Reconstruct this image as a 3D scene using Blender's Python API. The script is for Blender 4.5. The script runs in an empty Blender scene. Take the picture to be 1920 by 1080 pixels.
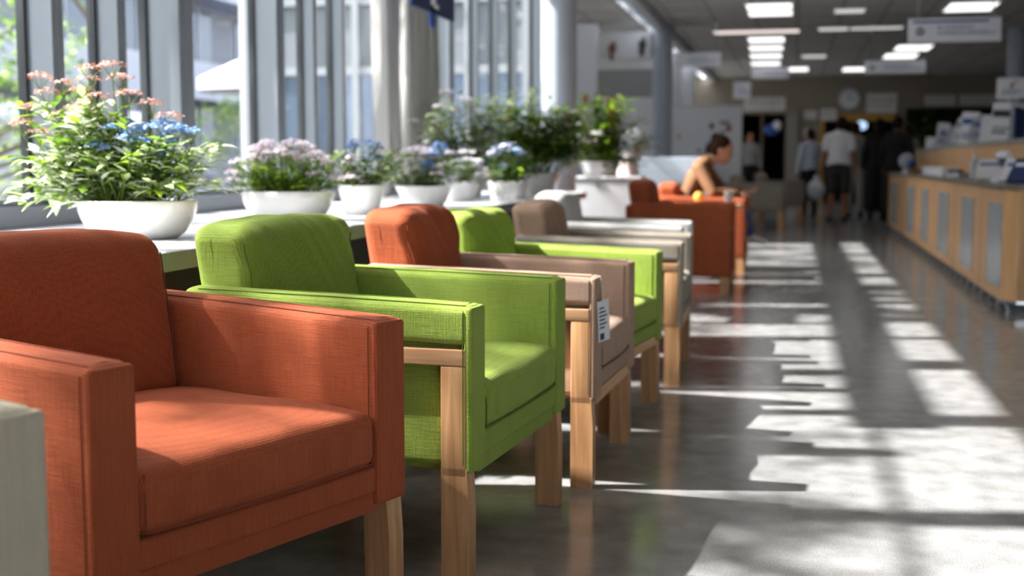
import bpy, bmesh, math, random
from mathutils import Vector, Matrix, noise
C = bpy.context.scene.collection
R = math.radians
PI = math.pi

# ------------------------------------------------------------------ materials
MATS = {}
def lin(r, g, b):
    f = lambda c: (c/255/12.92) if c/255 <= 0.04045 else ((c/255+0.055)/1.055)**2.4
    return (f(r), f(g), f(b), 1.0)
def new_mat(name):
    m = bpy.data.materials.new(name); m.use_nodes = True
    n = m.node_tree.nodes; n.clear()
    o = n.new('ShaderNodeOutputMaterial'); p = n.new('ShaderNodeBsdfPrincipled')
    m.node_tree.links.new(p.outputs[0], o.inputs[0])
    return m, n, m.node_tree.links, p
def plain(name, col, rough=.6, metal=0, vary=.08, scale=6, bump=0, bscale=80, spec=.5, coat=0, trans=0):
    if name in MATS: return MATS[name]
    m, n, l, p = new_mat(name)
    tc = n.new('ShaderNodeTexCoord'); nz = n.new('ShaderNodeTexNoise'); nz.inputs['Scale'].default_value = scale
    nz.inputs['Detail'].default_value = 4
    l.new(tc.outputs['Object'], nz.inputs['Vector'])
    mx = n.new('ShaderNodeMix'); mx.data_type = 'RGBA'
    mx.inputs[6].default_value = tuple(c*(1-vary) for c in col[:3])+(1,)
    mx.inputs[7].default_value = tuple(min(1, c*(1+vary)) for c in col[:3])+(1,)
    l.new(nz.outputs['Fac'], mx.inputs[0]); l.new(mx.outputs[2], p.inputs['Base Color'])
    p.inputs['Roughness'].default_value = rough; p.inputs['Metallic'].default_value = metal
    p.inputs['Specular IOR Level'].default_value = spec; p.inputs['Coat Weight'].default_value = coat
    if trans: p.inputs['Transmission Weight'].default_value = trans
    if bump:
        b = n.new('ShaderNodeBump'); n2 = n.new('ShaderNodeTexNoise'); n2.inputs['Scale'].default_value = bscale
        l.new(tc.outputs['Object'], n2.inputs['Vector']); l.new(n2.outputs['Fac'], b.inputs['Height'])
        b.inputs['Strength'].default_value = bump; b.inputs['Distance'].default_value = .01
        l.new(b.outputs[0], p.inputs['Normal'])
    MATS[name] = m; return m
def fabric(name, ca, cb, pitch=260, strength=.5):
    """woven upholstery: two thread directions per face, slubs, slight sheen"""
    if name in MATS: return MATS[name]
    m, n, l, p = new_mat(name)
    tc = n.new('ShaderNodeTexCoord')
    warp = n.new('ShaderNodeTexNoise'); warp.inputs['Scale'].default_value = 30; l.new(tc.outputs['Object'], warp.inputs['Vector'])
    waves = []
    for ax in ('X', 'Y', 'Z'):
        w = n.new('ShaderNodeTexWave'); w.wave_type = 'BANDS'; w.bands_direction = ax; w.inputs['Scale'].default_value = pitch/ (2*PI)*2
        w.inputs['Distortion'].default_value = 1.6; w.inputs['Detail'].default_value = 2; w.inputs['Detail Scale'].default_value = 2
        l.new(tc.outputs['Object'], w.inputs['Vector']); waves.append(w)
    a = n.new('ShaderNodeMath'); a.operation = 'MULTIPLY'; l.new(waves[0].outputs['Fac'], a.inputs[0]); l.new(waves[2].outputs['Fac'], a.inputs[1])
    b_ = n.new('ShaderNodeMath'); b_.operation = 'ADD'; l.new(a.outputs[0], b_.inputs[0]); l.new(waves[1].outputs['Fac'], b_.inputs[1])
    hm = n.new('ShaderNodeMath'); hm.operation = 'MULTIPLY'; hm.inputs[1].default_value = .38; l.new(b_.outputs[0], hm.inputs[0])
    # slubs: noise stretched along z and along x
    sl = []
    for sc in ((420, 420, 14), (14, 420, 420)):
        mp = n.new('ShaderNodeMapping'); mp.inputs['Scale'].default_value = sc; l.new(tc.outputs['Object'], mp.inputs['Vector'])
        t = n.new('ShaderNodeTexNoise'); t.inputs['Scale'].default_value = 1; t.inputs['Detail'].default_value = 2
        l.new(mp.outputs[0], t.inputs['Vector']); sl.append(t)
    s = n.new('ShaderNodeMath'); s.operation = 'ADD'; l.new(sl[0].outputs['Fac'], s.inputs[0]); l.new(sl[1].outputs['Fac'], s.inputs[1])
    big = n.new('ShaderNodeTexNoise'); big.inputs['Scale'].default_value = 7; l.new(tc.outputs['Object'], big.inputs['Vector'])
    s2 = n.new('ShaderNodeMath'); s2.operation = 'ADD'; l.new(s.outputs[0], s2.inputs[0]); l.new(hm.outputs[0], s2.inputs[1])
    s3 = n.new('ShaderNodeMath'); s3.operation = 'MULTIPLY_ADD'; s3.inputs[1].default_value = .5; l.new(big.outputs['Fac'], s3.inputs[0]); l.new(s2.outputs[0], s3.inputs[2])
    mr = n.new('ShaderNodeMapRange'); mr.inputs[1].default_value = .95; mr.inputs[2].default_value = 2.1; l.new(s3.outputs[0], mr.inputs[0])
    mx = n.new('ShaderNodeMix'); mx.data_type = 'RGBA'; mx.inputs[6].default_value = ca; mx.inputs[7].default_value = cb
    l.new(mr.outputs[0], mx.inputs[0]); l.new(mx.outputs[2], p.inputs['Base Color'])
    b = n.new('ShaderNodeBump'); b.inputs['Strength'].default_value = strength; b.inputs['Distance'].default_value = .002
    l.new(s2.outputs[0], b.inputs['Height']); l.new(b.outputs[0], p.inputs['Normal'])
    p.inputs['Roughness'].default_value = .8; p.inputs['Sheen Weight'].default_value = .25; p.inputs['Sheen Roughness'].default_value = .4
    p.inputs['Sheen Tint'].default_value = tuple(min(1, c*1.2+.2) for c in cb[:3])+(1,)
    p.inputs['Specular IOR Level'].default_value = .25
    MATS[name] = m; return m
def wood(name, ca, cb, axis='z', rough=.45):
    if name in MATS: return MATS[name]
    m, n, l, p = new_mat(name)
    tc = n.new('ShaderNodeTexCoord'); mp = n.new('ShaderNodeMapping')
    mp.inputs['Scale'].default_value = {'z': (45, 45, 2.5), 'x': (2.5, 45, 45), 'y': (45, 2.5, 45)}[axis]
    l.new(tc.outputs['Object'], mp.inputs['Vector'])
    t = n.new('ShaderNodeTexNoise'); t.inputs['Scale'].default_value = 1; t.inputs['Detail'].default_value = 5; t.inputs['Distortion'].default_value = .8
    l.new(mp.outputs[0], t.inputs['Vector'])
    cr = n.new('ShaderNodeValToRGB'); cr.color_ramp.elements[0].position = .3; cr.color_ramp.elements[1].position = .72
    cr.color_ramp.elements[0].color = ca; cr.color_ramp.elements[1].color = cb
    l.new(t.outputs['Fac'], cr.inputs[0]); l.new(cr.outputs[0], p.inputs['Base Color'])
    p.inputs['Roughness'].default_value = rough
    b = n.new('ShaderNodeBump'); b.inputs['Strength'].default_value = .15; b.inputs['Distance'].default_value = .002
    l.new(t.outputs['Fac'], b.inputs['Height']); l.new(b.outputs[0], p.inputs['Normal'])
    MATS[name] = m; return m
def emit(name, col, s):
    m = bpy.data.materials.new(name); m.use_nodes = True; n = m.node_tree.nodes; n.clear()
    o = n.new('ShaderNodeOutputMaterial'); e = n.new('ShaderNodeEmission'); e.inputs[0].default_value = col; e.inputs[1].default_value = s
    m.node_tree.links.new(e.outputs[0], o.inputs[0]); return m
def leafmat(name, col, tr=.35, rough=.5):
    if name in MATS: return MATS[name]
    m = bpy.data.materials.new(name); m.use_nodes = True; n = m.node_tree.nodes; n.clear(); l = m.node_tree.links
    o = n.new('ShaderNodeOutputMaterial'); p = n.new('ShaderNodeBsdfPrincipled'); t = n.new('ShaderNodeBsdfTranslucent'); mx = n.new('ShaderNodeMixShader')
    tc = n.new('ShaderNodeTexCoord'); nz = n.new('ShaderNodeTexNoise'); nz.inputs['Scale'].default_value = 25; l.new(tc.outputs['Object'], nz.inputs['Vector'])
    c = n.new('ShaderNodeMix'); c.data_type = 'RGBA'; c.inputs[6].default_value = tuple(x*.7 for x in col[:3])+(1,); c.inputs[7].default_value = tuple(min(1, x*1.3) for x in col[:3])+(1,)
    l.new(nz.outputs['Fac'], c.inputs[0]); l.new(c.outputs[2], p.inputs['Base Color']); l.new(c.outputs[2], t.inputs['Color'])
    p.inputs['Roughness'].default_value = rough; p.inputs['Specular IOR Level'].default_value = .3
    mx.inputs[0].default_value = tr; l.new(p.outputs[0], mx.inputs[1]); l.new(t.outputs[0], mx.inputs[2]); l.new(mx.outputs[0], o.inputs[0])
    MATS[name] = m; return m
def glassmat(name, tint=(1, 1, 1, 1), fac=.07, rough=.02):
    m = bpy.data.materials.new(name); m.use_nodes = True; n = m.node_tree.nodes; n.clear(); l = m.node_tree.links
    o = n.new('ShaderNodeOutputMaterial'); t = n.new('ShaderNodeBsdfTransparent'); g = n.new('ShaderNodeBsdfGlossy'); mx = n.new('ShaderNodeMixShader')
    t.inputs[0].default_value = tint; g.inputs['Roughness'].default_value = rough; mx.inputs[0].default_value = fac
    l.new(t.outputs[0], mx.inputs[1]); l.new(g.outputs[0], mx.inputs[2]); l.new(mx.outputs[0], o.inputs[0]); return m

def floor_mat():
    m, n, l, p = new_mat('polished_terrazzo')
    tc = n.new('ShaderNodeTexCoord')
    def nz(s, d=3):
        t = n.new('ShaderNodeTexNoise'); t.inputs['Scale'].default_value = s; t.inputs['Detail'].default_value = d; l.new(tc.outputs['Object'], t.inputs['Vector']); return t
    fine = nz(260, 2); mid = nz(9, 5); big = nz(.9, 3)
    vo = n.new('ShaderNodeTexVoronoi'); vo.inputs['Scale'].default_value = 110; l.new(tc.outputs['Object'], vo.inputs['Vector'])
    cr = n.new('ShaderNodeValToRGB'); e = cr.color_ramp.elements; e[0].position = .32; e[0].color = (.11, .11, .106, 1); e[1].position = .68; e[1].color = (.42, .42, .415, 1)
    a = n.new('ShaderNodeMath'); a.operation = 'MULTIPLY_ADD'; a.inputs[1].default_value = .5; l.new(fine.outputs['Fac'], a.inputs[0])
    b = n.new('ShaderNodeMath'); b.operation = 'MULTIPLY_ADD'; b.inputs[1].default_value = .35; l.new(mid.outputs['Fac'], b.inputs[0])
    c = n.new('ShaderNodeMath'); c.operation = 'MULTIPLY'; c.inputs[1].default_value = .15; l.new(big.outputs['Fac'], c.inputs[0])
    l.new(c.outputs[0], b.inputs[2]); l.new(b.outputs[0], a.inputs[2]); l.new(a.outputs[0], cr.inputs[0])
    sp = n.new('ShaderNodeMath'); sp.operation = 'LESS_THAN'; sp.inputs[1].default_value = .13; l.new(vo.outputs['Distance'], sp.inputs[0])
    mx = n.new('ShaderNodeMix'); mx.data_type = 'RGBA'; mx.inputs[7].default_value = (.05, .05, .048, 1); l.new(cr.outputs[0], mx.inputs[6])
    sc = n.new('ShaderNodeMath'); sc.operation = 'MULTIPLY'; sc.inputs[1].default_value = .5; l.new(sp.outputs[0], sc.inputs[0]); l.new(sc.outputs[0], mx.inputs[0])
    l.new(mx.outputs[2], p.inputs['Base Color'])
    rr = n.new('ShaderNodeMapRange'); rr.inputs[3].default_value = .10; rr.inputs[4].default_value = .24; l.new(mid.outputs['Fac'], rr.inputs[0]); l.new(rr.outputs[0], p.inputs['Roughness'])
    bp = n.new('ShaderNodeBump'); bp.inputs['Strength'].default_value = .05; bp.inputs['Distance'].default_value = .002; l.new(mid.outputs['Fac'], bp.inputs['Height']); l.new(bp.outputs[0], p.inputs['Normal'])
    p.inputs['Specular IOR Level'].default_value = .5
    return m
def tile_mat():
    m, n, l, p = new_mat('ceiling_tile')
    tc = n.new('ShaderNodeTexCoord'); br = n.new('ShaderNodeTexBrick'); l.new(tc.outputs['Object'], br.inputs['Vector'])
    br.offset = 0; br.inputs['Scale'].default_value = 1; br.inputs['Brick Width'].default_value = .6; br.inputs['Row Height'].default_value = .6
    br.inputs['Mortar Size'].default_value = .018; br.inputs['Color1'].default_value = (.62, .61, .59, 1); br.inputs['Color2'].default_value = (.52, .51, .49, 1); br.inputs['Mortar'].default_value = (.3, .3, .28, 1)
    l.new(br.outputs['Color'], p.inputs['Base Color']); p.inputs['Roughness'].default_value = .9; return m

ORANGE = fabric('rust_fabric', lin(136, 62, 32), lin(186, 97, 60))
ORANGE2 = fabric('burnt_orange_fabric', lin(140, 66, 34), lin(180, 92, 56))
GREEN = fabric('lime_fabric', lin(112, 136, 38), lin(160, 180, 84))
BROWN = fabric('tan_fabric', lin(148, 118, 98), lin(184, 156, 136))
TAUPE = fabric('taupe_fabric', lin(126, 116, 104), lin(160, 152, 140))
PALE = fabric('pale_grey_fabric', lin(150, 150, 148), lin(184, 184, 180))
BEIGE = fabric('beige_fabric', lin(172, 162, 138), lin(212, 204, 184))
WOODC = wood('beech_vertical', lin(180, 128, 84), lin(216, 170, 122))
WOODX = wood('beech_along', lin(188, 138, 98), lin(222, 178, 134), 'x')
WOODY = wood('beech_across', lin(190, 138, 86), lin(224, 180, 126), 'y')
WOODK = wood('counter_veneer', lin(196, 148, 98), lin(220, 176, 126), 'z', .4)
WOODKY = wood('counter_veneer_long', lin(196, 148, 98), lin(220, 176, 126), 'y', .4)
SEAM = plain('seam_thread', lin(70, 52, 30), .8)
MULL = plain('grey_window_metal', lin(136, 142, 148), .35, .35, .04)
DARKG = plain('dark_gasket', lin(52, 56, 58), .5)
WHITE = plain('white_paint', lin(214, 216, 220), .5, vary=.03)
SILL = plain('sill_white', lin(222, 224, 230), .25, vary=.03)
CERAMIC = plain('white_ceramic', lin(226, 224, 220), .15, vary=.02, coat=.5)
SOIL = plain('potting_soil', lin(60, 44, 30), .95, bump=.6, vary=.4, scale=60)
WALLB = plain('taupe_wall', lin(146, 136, 120), .85, vary=.05, scale=2, bump=.1)
WALLL = plain('light_wall', lin(214, 216, 218), .8, vary=.04)
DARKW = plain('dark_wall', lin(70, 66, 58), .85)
BLACK = plain('black_cloth', lin(24, 24, 25), .85)
CHROME = plain('chrome', lin(210, 212, 216), .15, 1, .02)
COLUMN = plain('column_paint', lin(176, 184, 196), .35, vary=.03)
CURT = plain('linen_curtain', lin(186, 184, 180), .9, vary=.06, bump=.2, bscale=300)
SKIN = plain('skin', lin(196, 142, 110), .5, vary=.05)
SKIND = plain('tanned_skin', lin(168, 112, 78), .5, vary=.05)
HAIR = plain('dark_hair', lin(32, 26, 22), .85, spec=.2)
HAIRB = plain('brown_hair', lin(50, 34, 24), .9, bump=.5, spec=.15)
WTEE = plain('white_cotton', lin(240, 242, 248), .85, bump=.2, bscale=15)
BLUE = plain('print_blue', lin(50, 86, 160), .6)
NAVY = plain('navy', lin(30, 50, 96), .6)
PAPER = plain('paper_white', lin(228, 230, 236), .6, vary=.02)
INK = plain('ink_dark', lin(60, 66, 74), .7)
GLASS = glassmat('window_glass')

# ------------------------------------------------------------------ mesh building
class MB:
    def __init__(s): s.v = []; s.f = []; s.m = []; s.mats = []
    def mi(s, mat):
        if mat not in s.mats: s.mats.append(mat)
        return s.mats.index(mat)
    def add(s, vs, fs, mat=None, M=None):
        o = len(s.v); k = s.mi(mat) if mat else 0
        s.v += [(M @ Vector(p)) if M else Vector(p) for p in vs]
        s.f += [tuple(i+o for i in f) for f in fs]; s.m += [k]*len(fs)
    def box(s, x0, x1, y0, y1, z0, z1, mat=None, M=None, bev=0):
        if bev:
            return s.rbox(((x0+x1)/2, (y0+y1)/2, (z0+z1)/2), (abs(x1-x0), abs(y1-y0), abs(z1-z0)), bev, mat, M, n=1, seg=2)
        v = [(x, y, z) for x in (x0, x1) for y in (y0, y1) for z in (z0, z1)]
        s.add(v, [(0, 1, 3, 2), (4, 6, 7, 5), (0, 4, 5, 1), (2, 3, 7, 6), (0, 2, 6, 4), (1, 5, 7, 3)], mat, M)
    def rbox(s, c, size, r, mat=None, M=None, n=6, seg=4, fn=None):
        """box with rounded edges; fn(Vector in -1..1 units, Vector pos)->pos reshapes it"""
        h = [q/2 for q in size]; r = min(r, *[q*.98 for q in h])
        def ticks(H):
            inner = [-(H-r)+2*(H-r)*i/n for i in range(n+1)]
            e = [H-r+r*math.tan(PI/4*(i/seg)) for i in range(1, seg+1)]
            return [-x for x in reversed(e)]+inner+e
        T = [ticks(q) for q in h]; vs = {}; V = []; F = []
        def vid(p):
            k = tuple(round(q, 6) for q in p)
            if k in vs: return vs[k]
            q = [max(-(h[i]-r), min(h[i]-r, p[i])) for i in range(3)]
            d = Vector([p[i]-q[i] for i in range(3)])
            P = Vector(q)+(d.normalized()*r if d.length > 1e-9 else Vector())
            if fn: P = fn(Vector([P[i]/h[i] for i in range(3)]), P)
            vs[k] = len(V); V.append(P+Vector(c)); return vs[k]
        for ax in range(3):
            a, b = (ax+1) % 3, (ax+2) % 3
            for sgn in (-1, 1):
                for i in range(len(T[a])-1):
                    for j in range(len(T[b])-1):
                        q = []
                        for (ii, jj) in ((i, j), (i+1, j), (i+1, j+1), (i, j+1)):
                            p = [0, 0, 0]; p[ax] = sgn*h[ax]; p[a] = T[a][ii]; p[b] = T[b][jj]; q.append(vid(p))
                        F.append(tuple(q) if sgn > 0 else tuple(reversed(q)))
        s.add(V, F, mat, M)
    def tube(s, pts, rad, mat=None, n=8, M=None, cap=True, side=None, flat=None):
        pts = [Vector(p) for p in pts]
        if not hasattr(rad, '__len__'): rad = [rad]*len(pts)
        V = []; F = []; prev = None
        for i, p in enumerate(pts):
            t = (pts[min(i+1, len(pts)-1)]-pts[max(i-1, 0)]).normalized()
            if side: u = (Vector(side)-t*t.dot(Vector(side))).normalized()
            elif prev is None:
                u = t.cross(Vector((0, 0, 1)) if abs(t.z) < .9 else Vector((1, 0, 0))).normalized()
            else: u = (prev-t*prev.dot(t)).normalized()
            prev = u; w = t.cross(u); ra = rad[i]; fl = flat[i] if flat else 1
            for k in range(n):
                a = 2*PI*k/n; V.append(p+u*math.cos(a)*ra+w*math.sin(a)*ra*fl)
        for i in range(len(pts)-1):
            for k in range(n): F.append((i*n+k, i*n+(k+1) % n, (i+1)*n+(k+1) % n, (i+1)*n+k))
        if cap: F.append(tuple(reversed(range(n)))); F.append(tuple((len(pts)-1)*n+k for k in range(n)))
        s.add(V, F, mat, M)
    def lathe(s, prof, mat=None, n=32, c=(0, 0, 0), sx=1, sy=1, M=None):
        V = [(c[0]+r*math.cos(2*PI*k/n)*sx, c[1]+r*math.sin(2*PI*k/n)*sy, c[2]+z) for r, z in prof for k in range(n)]
        F = [(i*n+k, i*n+(k+1) % n, (i+1)*n+(k+1) % n, (i+1)*n+k) for i in range(len(prof)-1) for k in range(n)]
        if prof[0][0] > 1e-6: F.append(tuple(reversed(range(n))))
        if prof[-1][0] > 1e-6: F.append(tuple((len(prof)-1)*n+k for k in range(n)))
        s.add(V, F, mat, M)
    def ball(s, c, r, mat=None, M=None, n=14, m=9):
        if not hasattr(r, '__len__'): r = (r, r, r)
        V = []; F = []
        for i in range(m+1):
            th = PI*i/m
            for k in range(n):
                a = 2*PI*k/n; V.append((c[0]+r[0]*math.sin(th)*math.cos(a), c[1]+r[1]*math.sin(th)*math.sin(a), c[2]-r[2]*math.cos(th)))
        for i in range(m):
            for k in range(n): F.append((i*n+k, i*n+(k+1) % n, (i+1)*n+(k+1) % n, (i+1)*n+k))
        s.add(V, F, mat, M)
    def build(s, name, mat=None, parent=None, smooth=True, loc=None, rot=None):
        me = bpy.data.meshes.new(name); me.from_pydata([tuple(v) for v in s.v], [], s.f)
        ms = s.mats if s.mats else [mat]
        for x in ms: me.materials.append(x)
        if s.mats: me.polygons.foreach_set('material_index', s.m)
        bm = bmesh.new(); bm.from_mesh(me); bmesh.ops.remove_doubles(bm, verts=bm.verts, dist=1e-6)
        bmesh.ops.recalc_face_normals(bm, faces=bm.faces); bm.to_mesh(me); bm.free()
        if smooth:
            me.polygons.foreach_set('use_smooth', [True]*len(me.polygons))
            try: me.set_sharp_from_angle(angle=R(38))
            except Exception: pass
        me.update()
        o = bpy.data.objects.new(name, me); C.objects.link(o)
        if parent: o.parent = parent
        if loc: o.location = loc
        if rot: o.rotation_euler = rot
        return o
def tag(o, label, cat, group=None, kind=None):
    o['label'] = label; o['category'] = cat
    if group: o['group'] = group
    if kind: o['kind'] = kind
    return o
def thing(name, label, cat, loc=(0, 0, 0), rz=0, group=None):
    o = bpy.data.objects.new(name, None); C.objects.link(o); o.empty_display_size = .1
    o.location = loc; o.rotation_euler = (0, 0, rz); return tag(o, label, cat, group)
def struct(name, mb, mat=None, parent=None, smooth=False):
    o = mb.build(name, mat, parent, smooth); o['kind'] = 'structure'; return o
def dup(root, loc, rz, label, group=None):
    r = root.copy(); C.objects.link(r); r.location = loc; r.rotation_euler = (0, 0, rz); r['label'] = label
    if group: r['group'] = group
    for ch in list(root.children):
        c = ch.copy(); C.objects.link(c); c.parent = r
        for g in ch.children:
            d = g.copy(); C.objects.link(d); d.parent = c
    return r
def bx(x0, x1, y0, y1, z0, z1, mat=None, bev=0):
    m = MB(); m.box(x0, x1, y0, y1, z0, z1, mat, bev=bev); return m

# ------------------------------------------------------------------ camera
CAMF = 2334.0
pitch = math.atan((540-303.3)/CAMF)
fw = math.sqrt(1+((540-303.3)/CAMF)**2); yaw = math.atan(((1490-960)/CAMF)/fw)
cam = bpy.data.objects.new('camera', bpy.data.cameras.new('camera')); C.objects.link(cam)
cam.location = (0, 0, 1.0); cam.rotation_euler = (PI/2-pitch, 0, yaw)
cam.data.sensor_width = 36; cam.data.lens = CAMF/1920*36; cam.data.clip_start = .05; cam.data.clip_end = 200
cam.data.dof.use_dof = True; cam.data.dof.focus_distance = 2.75; cam.data.dof.aperture_fstop = 2.6; cam.data.dof.aperture_blades = 9
bpy.context.scene.camera = cam
vs = bpy.context.scene.view_settings
vs.view_transform = 'Standard'; vs.look = 'None'; vs.gamma = 1; vs.use_curve_mapping = False; vs.exposure = 0.25

# ------------------------------------------------------------------ light
w = bpy.data.worlds.new('sky'); bpy.context.scene.world = w; w.use_nodes = True
n = w.node_tree.nodes; l = w.node_tree.links; n.clear()
wo = n.new('ShaderNodeOutputWorld'); bg = n.new('ShaderNodeBackground'); sk = n.new('ShaderNodeTexSky')
sk.sky_type = 'NISHITA'; sk.sun_disc = False; sk.sun_elevation = R(44); sk.sun_rotation = R(-100); sk.air_density = 1.0; sk.dust_density = 3; sk.ozone_density = 1
mxw = n.new('ShaderNodeMix'); mxw.data_type = 'RGBA'; mxw.inputs[0].default_value = .55; mxw.inputs[7].default_value = (6.5, 6.9, 7.6, 1)
l.new(sk.outputs[0], mxw.inputs[6]); l.new(mxw.outputs[2], bg.inputs[0]); bg.inputs[1].default_value = .70
l.new(bg.outputs[0], wo.inputs[0])
AZ = R(10.5); EL = R(45)
sd = Vector((math.cos(EL)*math.cos(AZ), math.cos(EL)*math.sin(AZ), -math.sin(EL)))
sun = bpy.data.objects.new('sun', bpy.data.lights.new('sun', 'SUN')); C.objects.link(sun)
sun.data.energy = 19.5; sun.data.angle = R(.9); sun.data.color = (1, .975, .95); sun.rotation_euler = sd.to_track_quat('-Z', 'Y').to_euler(); sun.location = (-12, 2, 12)
def portal(x, y0, y1, z0, z1):
    a = bpy.data.lights.new('window_portal', 'AREA'); a.shape = 'RECTANGLE'; a.size = y1-y0; a.size_y = z1-z0; a.cycles.is_portal = True
    o = bpy.data.objects.new('window_portal', a); C.objects.link(o); o.location = (x, (y0+y1)/2, (z0+z1)/2)
    o.rotation_euler = Vector((1, 0, 0)).to_track_quat('-Z', 'Z').to_euler()
portal(-3.1, -3, 15, .85, 4.1)

# ------------------------------------------------------------------ setting
WX = -2.95; CEIL = 3.1; Y0 = -4.0; Y1 = 32.0; XR = 5.5; XL2 = -7.0; YB = 15.3
struct('floor', bx(XL2, XR, Y0, 38, -.1, 0, floor_mat()))
TILE = tile_mat()
m = MB(); m.box(-2.0, XR, Y0, Y1, CEIL, CEIL+.12)
m.box(XL2, -2.32, YB, Y1, CEIL, CEIL+.12)
struct('ceiling', m, TILE)
m = MB(); m.box(-3.1, -2.0, Y0, YB, 4.25, 4.35); m.box(-2.08, -2.0, Y0, YB, CEIL+.12, 4.25); m.box(-3.1, -2.0, YB, YB+.1, CEIL+.12, 4.35)
struct('trim_1', m, WHITE)
m = MB(); m.box(-2.12, -1.98, Y0, Y1, 3.0, CEIL+.02); struct('trim_2', m, WHITE)
# skylight slot added beyond the bay to let the sun strip in, with cross bars
m = MB(); m.box(-2.32, -2.12, YB, 30, CEIL+.26, CEIL+.27); struct('window_9', m, GLASS)
m = MB()
y = YB+.9
while y < 30: m.box(-2.34, -2.1, y, y+.12, CEIL-.02, CEIL+.1); y += 1.5
y = YB
while y < 30: m.box(-2.32, -2.12, y, y+.02, CEIL, CEIL+.24); y += .5  # thin deep bars added to hide the bright sky through the slot
struct('added_skylight_bars', m, MULL)
struct('wall_right', bx(XR, XR+.1, Y0, Y1, 0, CEIL, DARKW))
m = MB(); m.box(XL2, 1.8, Y0-.1, Y0, 0, 4.3); m.box(4.9, XR, Y0-.1, Y0, 0, 4.3); m.box(1.8, 4.9, Y0-.1, Y0, 2.95, 4.3); m.box(1.8, 4.9, Y0-.1, Y0, 0, .12)
struct('wall_near', m, WALLB)
m = MB()
for x in (1.8, 3.3, 4.82): m.box(x, x+.08, Y0-.09, Y0+.02, .12, 2.95)
struct('added_entrance_frame', m, MULL); struct('window_11', bx(1.8, 4.9, Y0-.06, Y0-.055, .12, 2.95, GLASS))  # glazed entrance added unseen behind the camera to brighten signs and counter
pa = bpy.data.lights.new('added_entrance_portal', 'AREA'); pa.shape = 'RECTANGLE'; pa.size = 3.1; pa.size_y = 2.8; pa.cycles.is_portal = True
po_ = bpy.data.objects.new('added_entrance_portal', pa); C.objects.link(po_); po_.location = (3.35, Y0-.15, 1.53); po_.rotation_euler = Vector((0, 1, 0)).to_track_quat('-Z', 'Z').to_euler()
# low wall under the windows
struct('wall_left', bx(-3.1, -2.95, Y0, YB, 0, .74, WALLL))
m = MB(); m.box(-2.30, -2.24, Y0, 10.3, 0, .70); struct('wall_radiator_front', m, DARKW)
m = MB(); m.box(-2.95, -1.70, Y0, 10.35, .70, .75, bev=.006); sl_ = struct('window_sill', m, SILL)
m = MB(); m.box(-1.70, -1.695, Y0, 10.35, .695, .748); m.build('edge_band', plain('sill_edge', lin(120, 122, 126), .5), sl_, False)
# bay to the left beyond the windows
m = MB(); m.box(XL2, -3.1, YB-.04, YB, 0, CEIL+.1); bn = struct('wall_bay_near', m, plain('spandrel_panel', lin(112, 116, 122), .6))
m = MB()
for k in range(6): m.box(XL2+k*.74, XL2+k*.74+.09, YB-.12, YB-.04, 0, CEIL+.1)
for z in (.0, .8, 2.1, 2.98): m.box(XL2, -3.1, YB-.10, YB-.04, z, z+.1)
m.build('frame', plain('bay_frame', lin(142, 146, 150), .5), bn, False)
for k in range(5):
    m = MB(); m.box(XL2+k*.74+.09, XL2+(k+1)*.74, YB-.055, YB-.041, .9, 2.1); m.build('pane', plain('bay_glass', lin(96, 110, 130), .12, .3), bn, False)
m = MB(); m.box(XL2-.1, XL2, YB, 26, 0, .8); m.box(XL2-.1, XL2, YB, 26, 2.6, CEIL+.1)
for y in (15.3, 18.0, 20.7, 23.4, 25.9): m.box(XL2-.1, XL2, y, y+.15, .8, 2.6)
struct('wall_bay_left', m, WALLL)
struct('window_10', bx(XL2-.06, XL2-.05, YB, 26, .8, 2.6, GLASS))
# bay end wall with bulkhead, orange timber posts, opening
m = MB(); m.box(XL2, -3.35, 23.5, 23.6, 0, CEIL); m.box(-2.35, -2.1, 23.5, 23.6, 0, CEIL); m.box(-3.35, -2.35, 23.5, 23.6, 2.15, CEIL)
m.box(XL2, -2.1, 26.5, 26.6, 0, CEIL)
struct('wall_bay_end', m, WALLL)
m = MB(); m.box(XL2, -2.15, 19.0, 19.3, 2.55, 2.95); struct('trim_4', m, WALLL)
m = MB(); m.box(XL2, -2.15, 21.3, 21.5, 2.1, 2.56); struct('trim_5', m, plain('bulkhead_grey', lin(150, 152, 150), .8))

# ---- window framing : uprights with their own real depth
def upright(y, wdt, dep, x=WX, z0=.75, z1=3.3, wide=False):
    t = bx(x-.06, x+dep, y, y+wdt, z0, z1)
    t.box(x+dep-.02, x+dep+.006, y+wdt*.36, y+wdt*.52, z0, z1)
    return t
UP = [(2.0, .09, .1), (2.95, .09, .1), (3.75, .09, .1), (4.45, .08, .09), (4.96, .07, .08), (5.40, .14, .14), (6.60, .11, .11), (7.3, .06, .05), (7.8, .07, .05),
      (8.85, .06, .05), (10.15, .16, .12), (11.45, .05, .03), (12.25, .05, .03), (13.1, .05, .03), (14.2, .12, .08), (15.1, .2, .1), (1.0, .08, .1), (0, .08, .1), (-1, .08, .1), (-2.2, .08, .1), (-3.3, .08, .1)]
UP.sort()
ys = [Y0]+[u[0] for u in UP]
for i, (y, wd, dp) in enumerate(UP):
    f = struct('window_%d' % (i+20), upright(y, wd, dp), MULL)
    g = MB(); g.box(WX-.055, WX-.02, y-.02, y+.002, .8, 3.3); g.box(WX-.055, WX-.02, y+wd-.002, y+wd+.02, .8, 3.3)
    g.build('window_gasket', DARKG, f, False)
    nx = UP[i+1][0] if i+1 < len(UP) else YB
    p = MB(); p.box(WX-.035, WX-.03, y+wd+.02, nx-.02, .83, 3.3); p.build('window_pane', GLASS, f, False)
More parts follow.
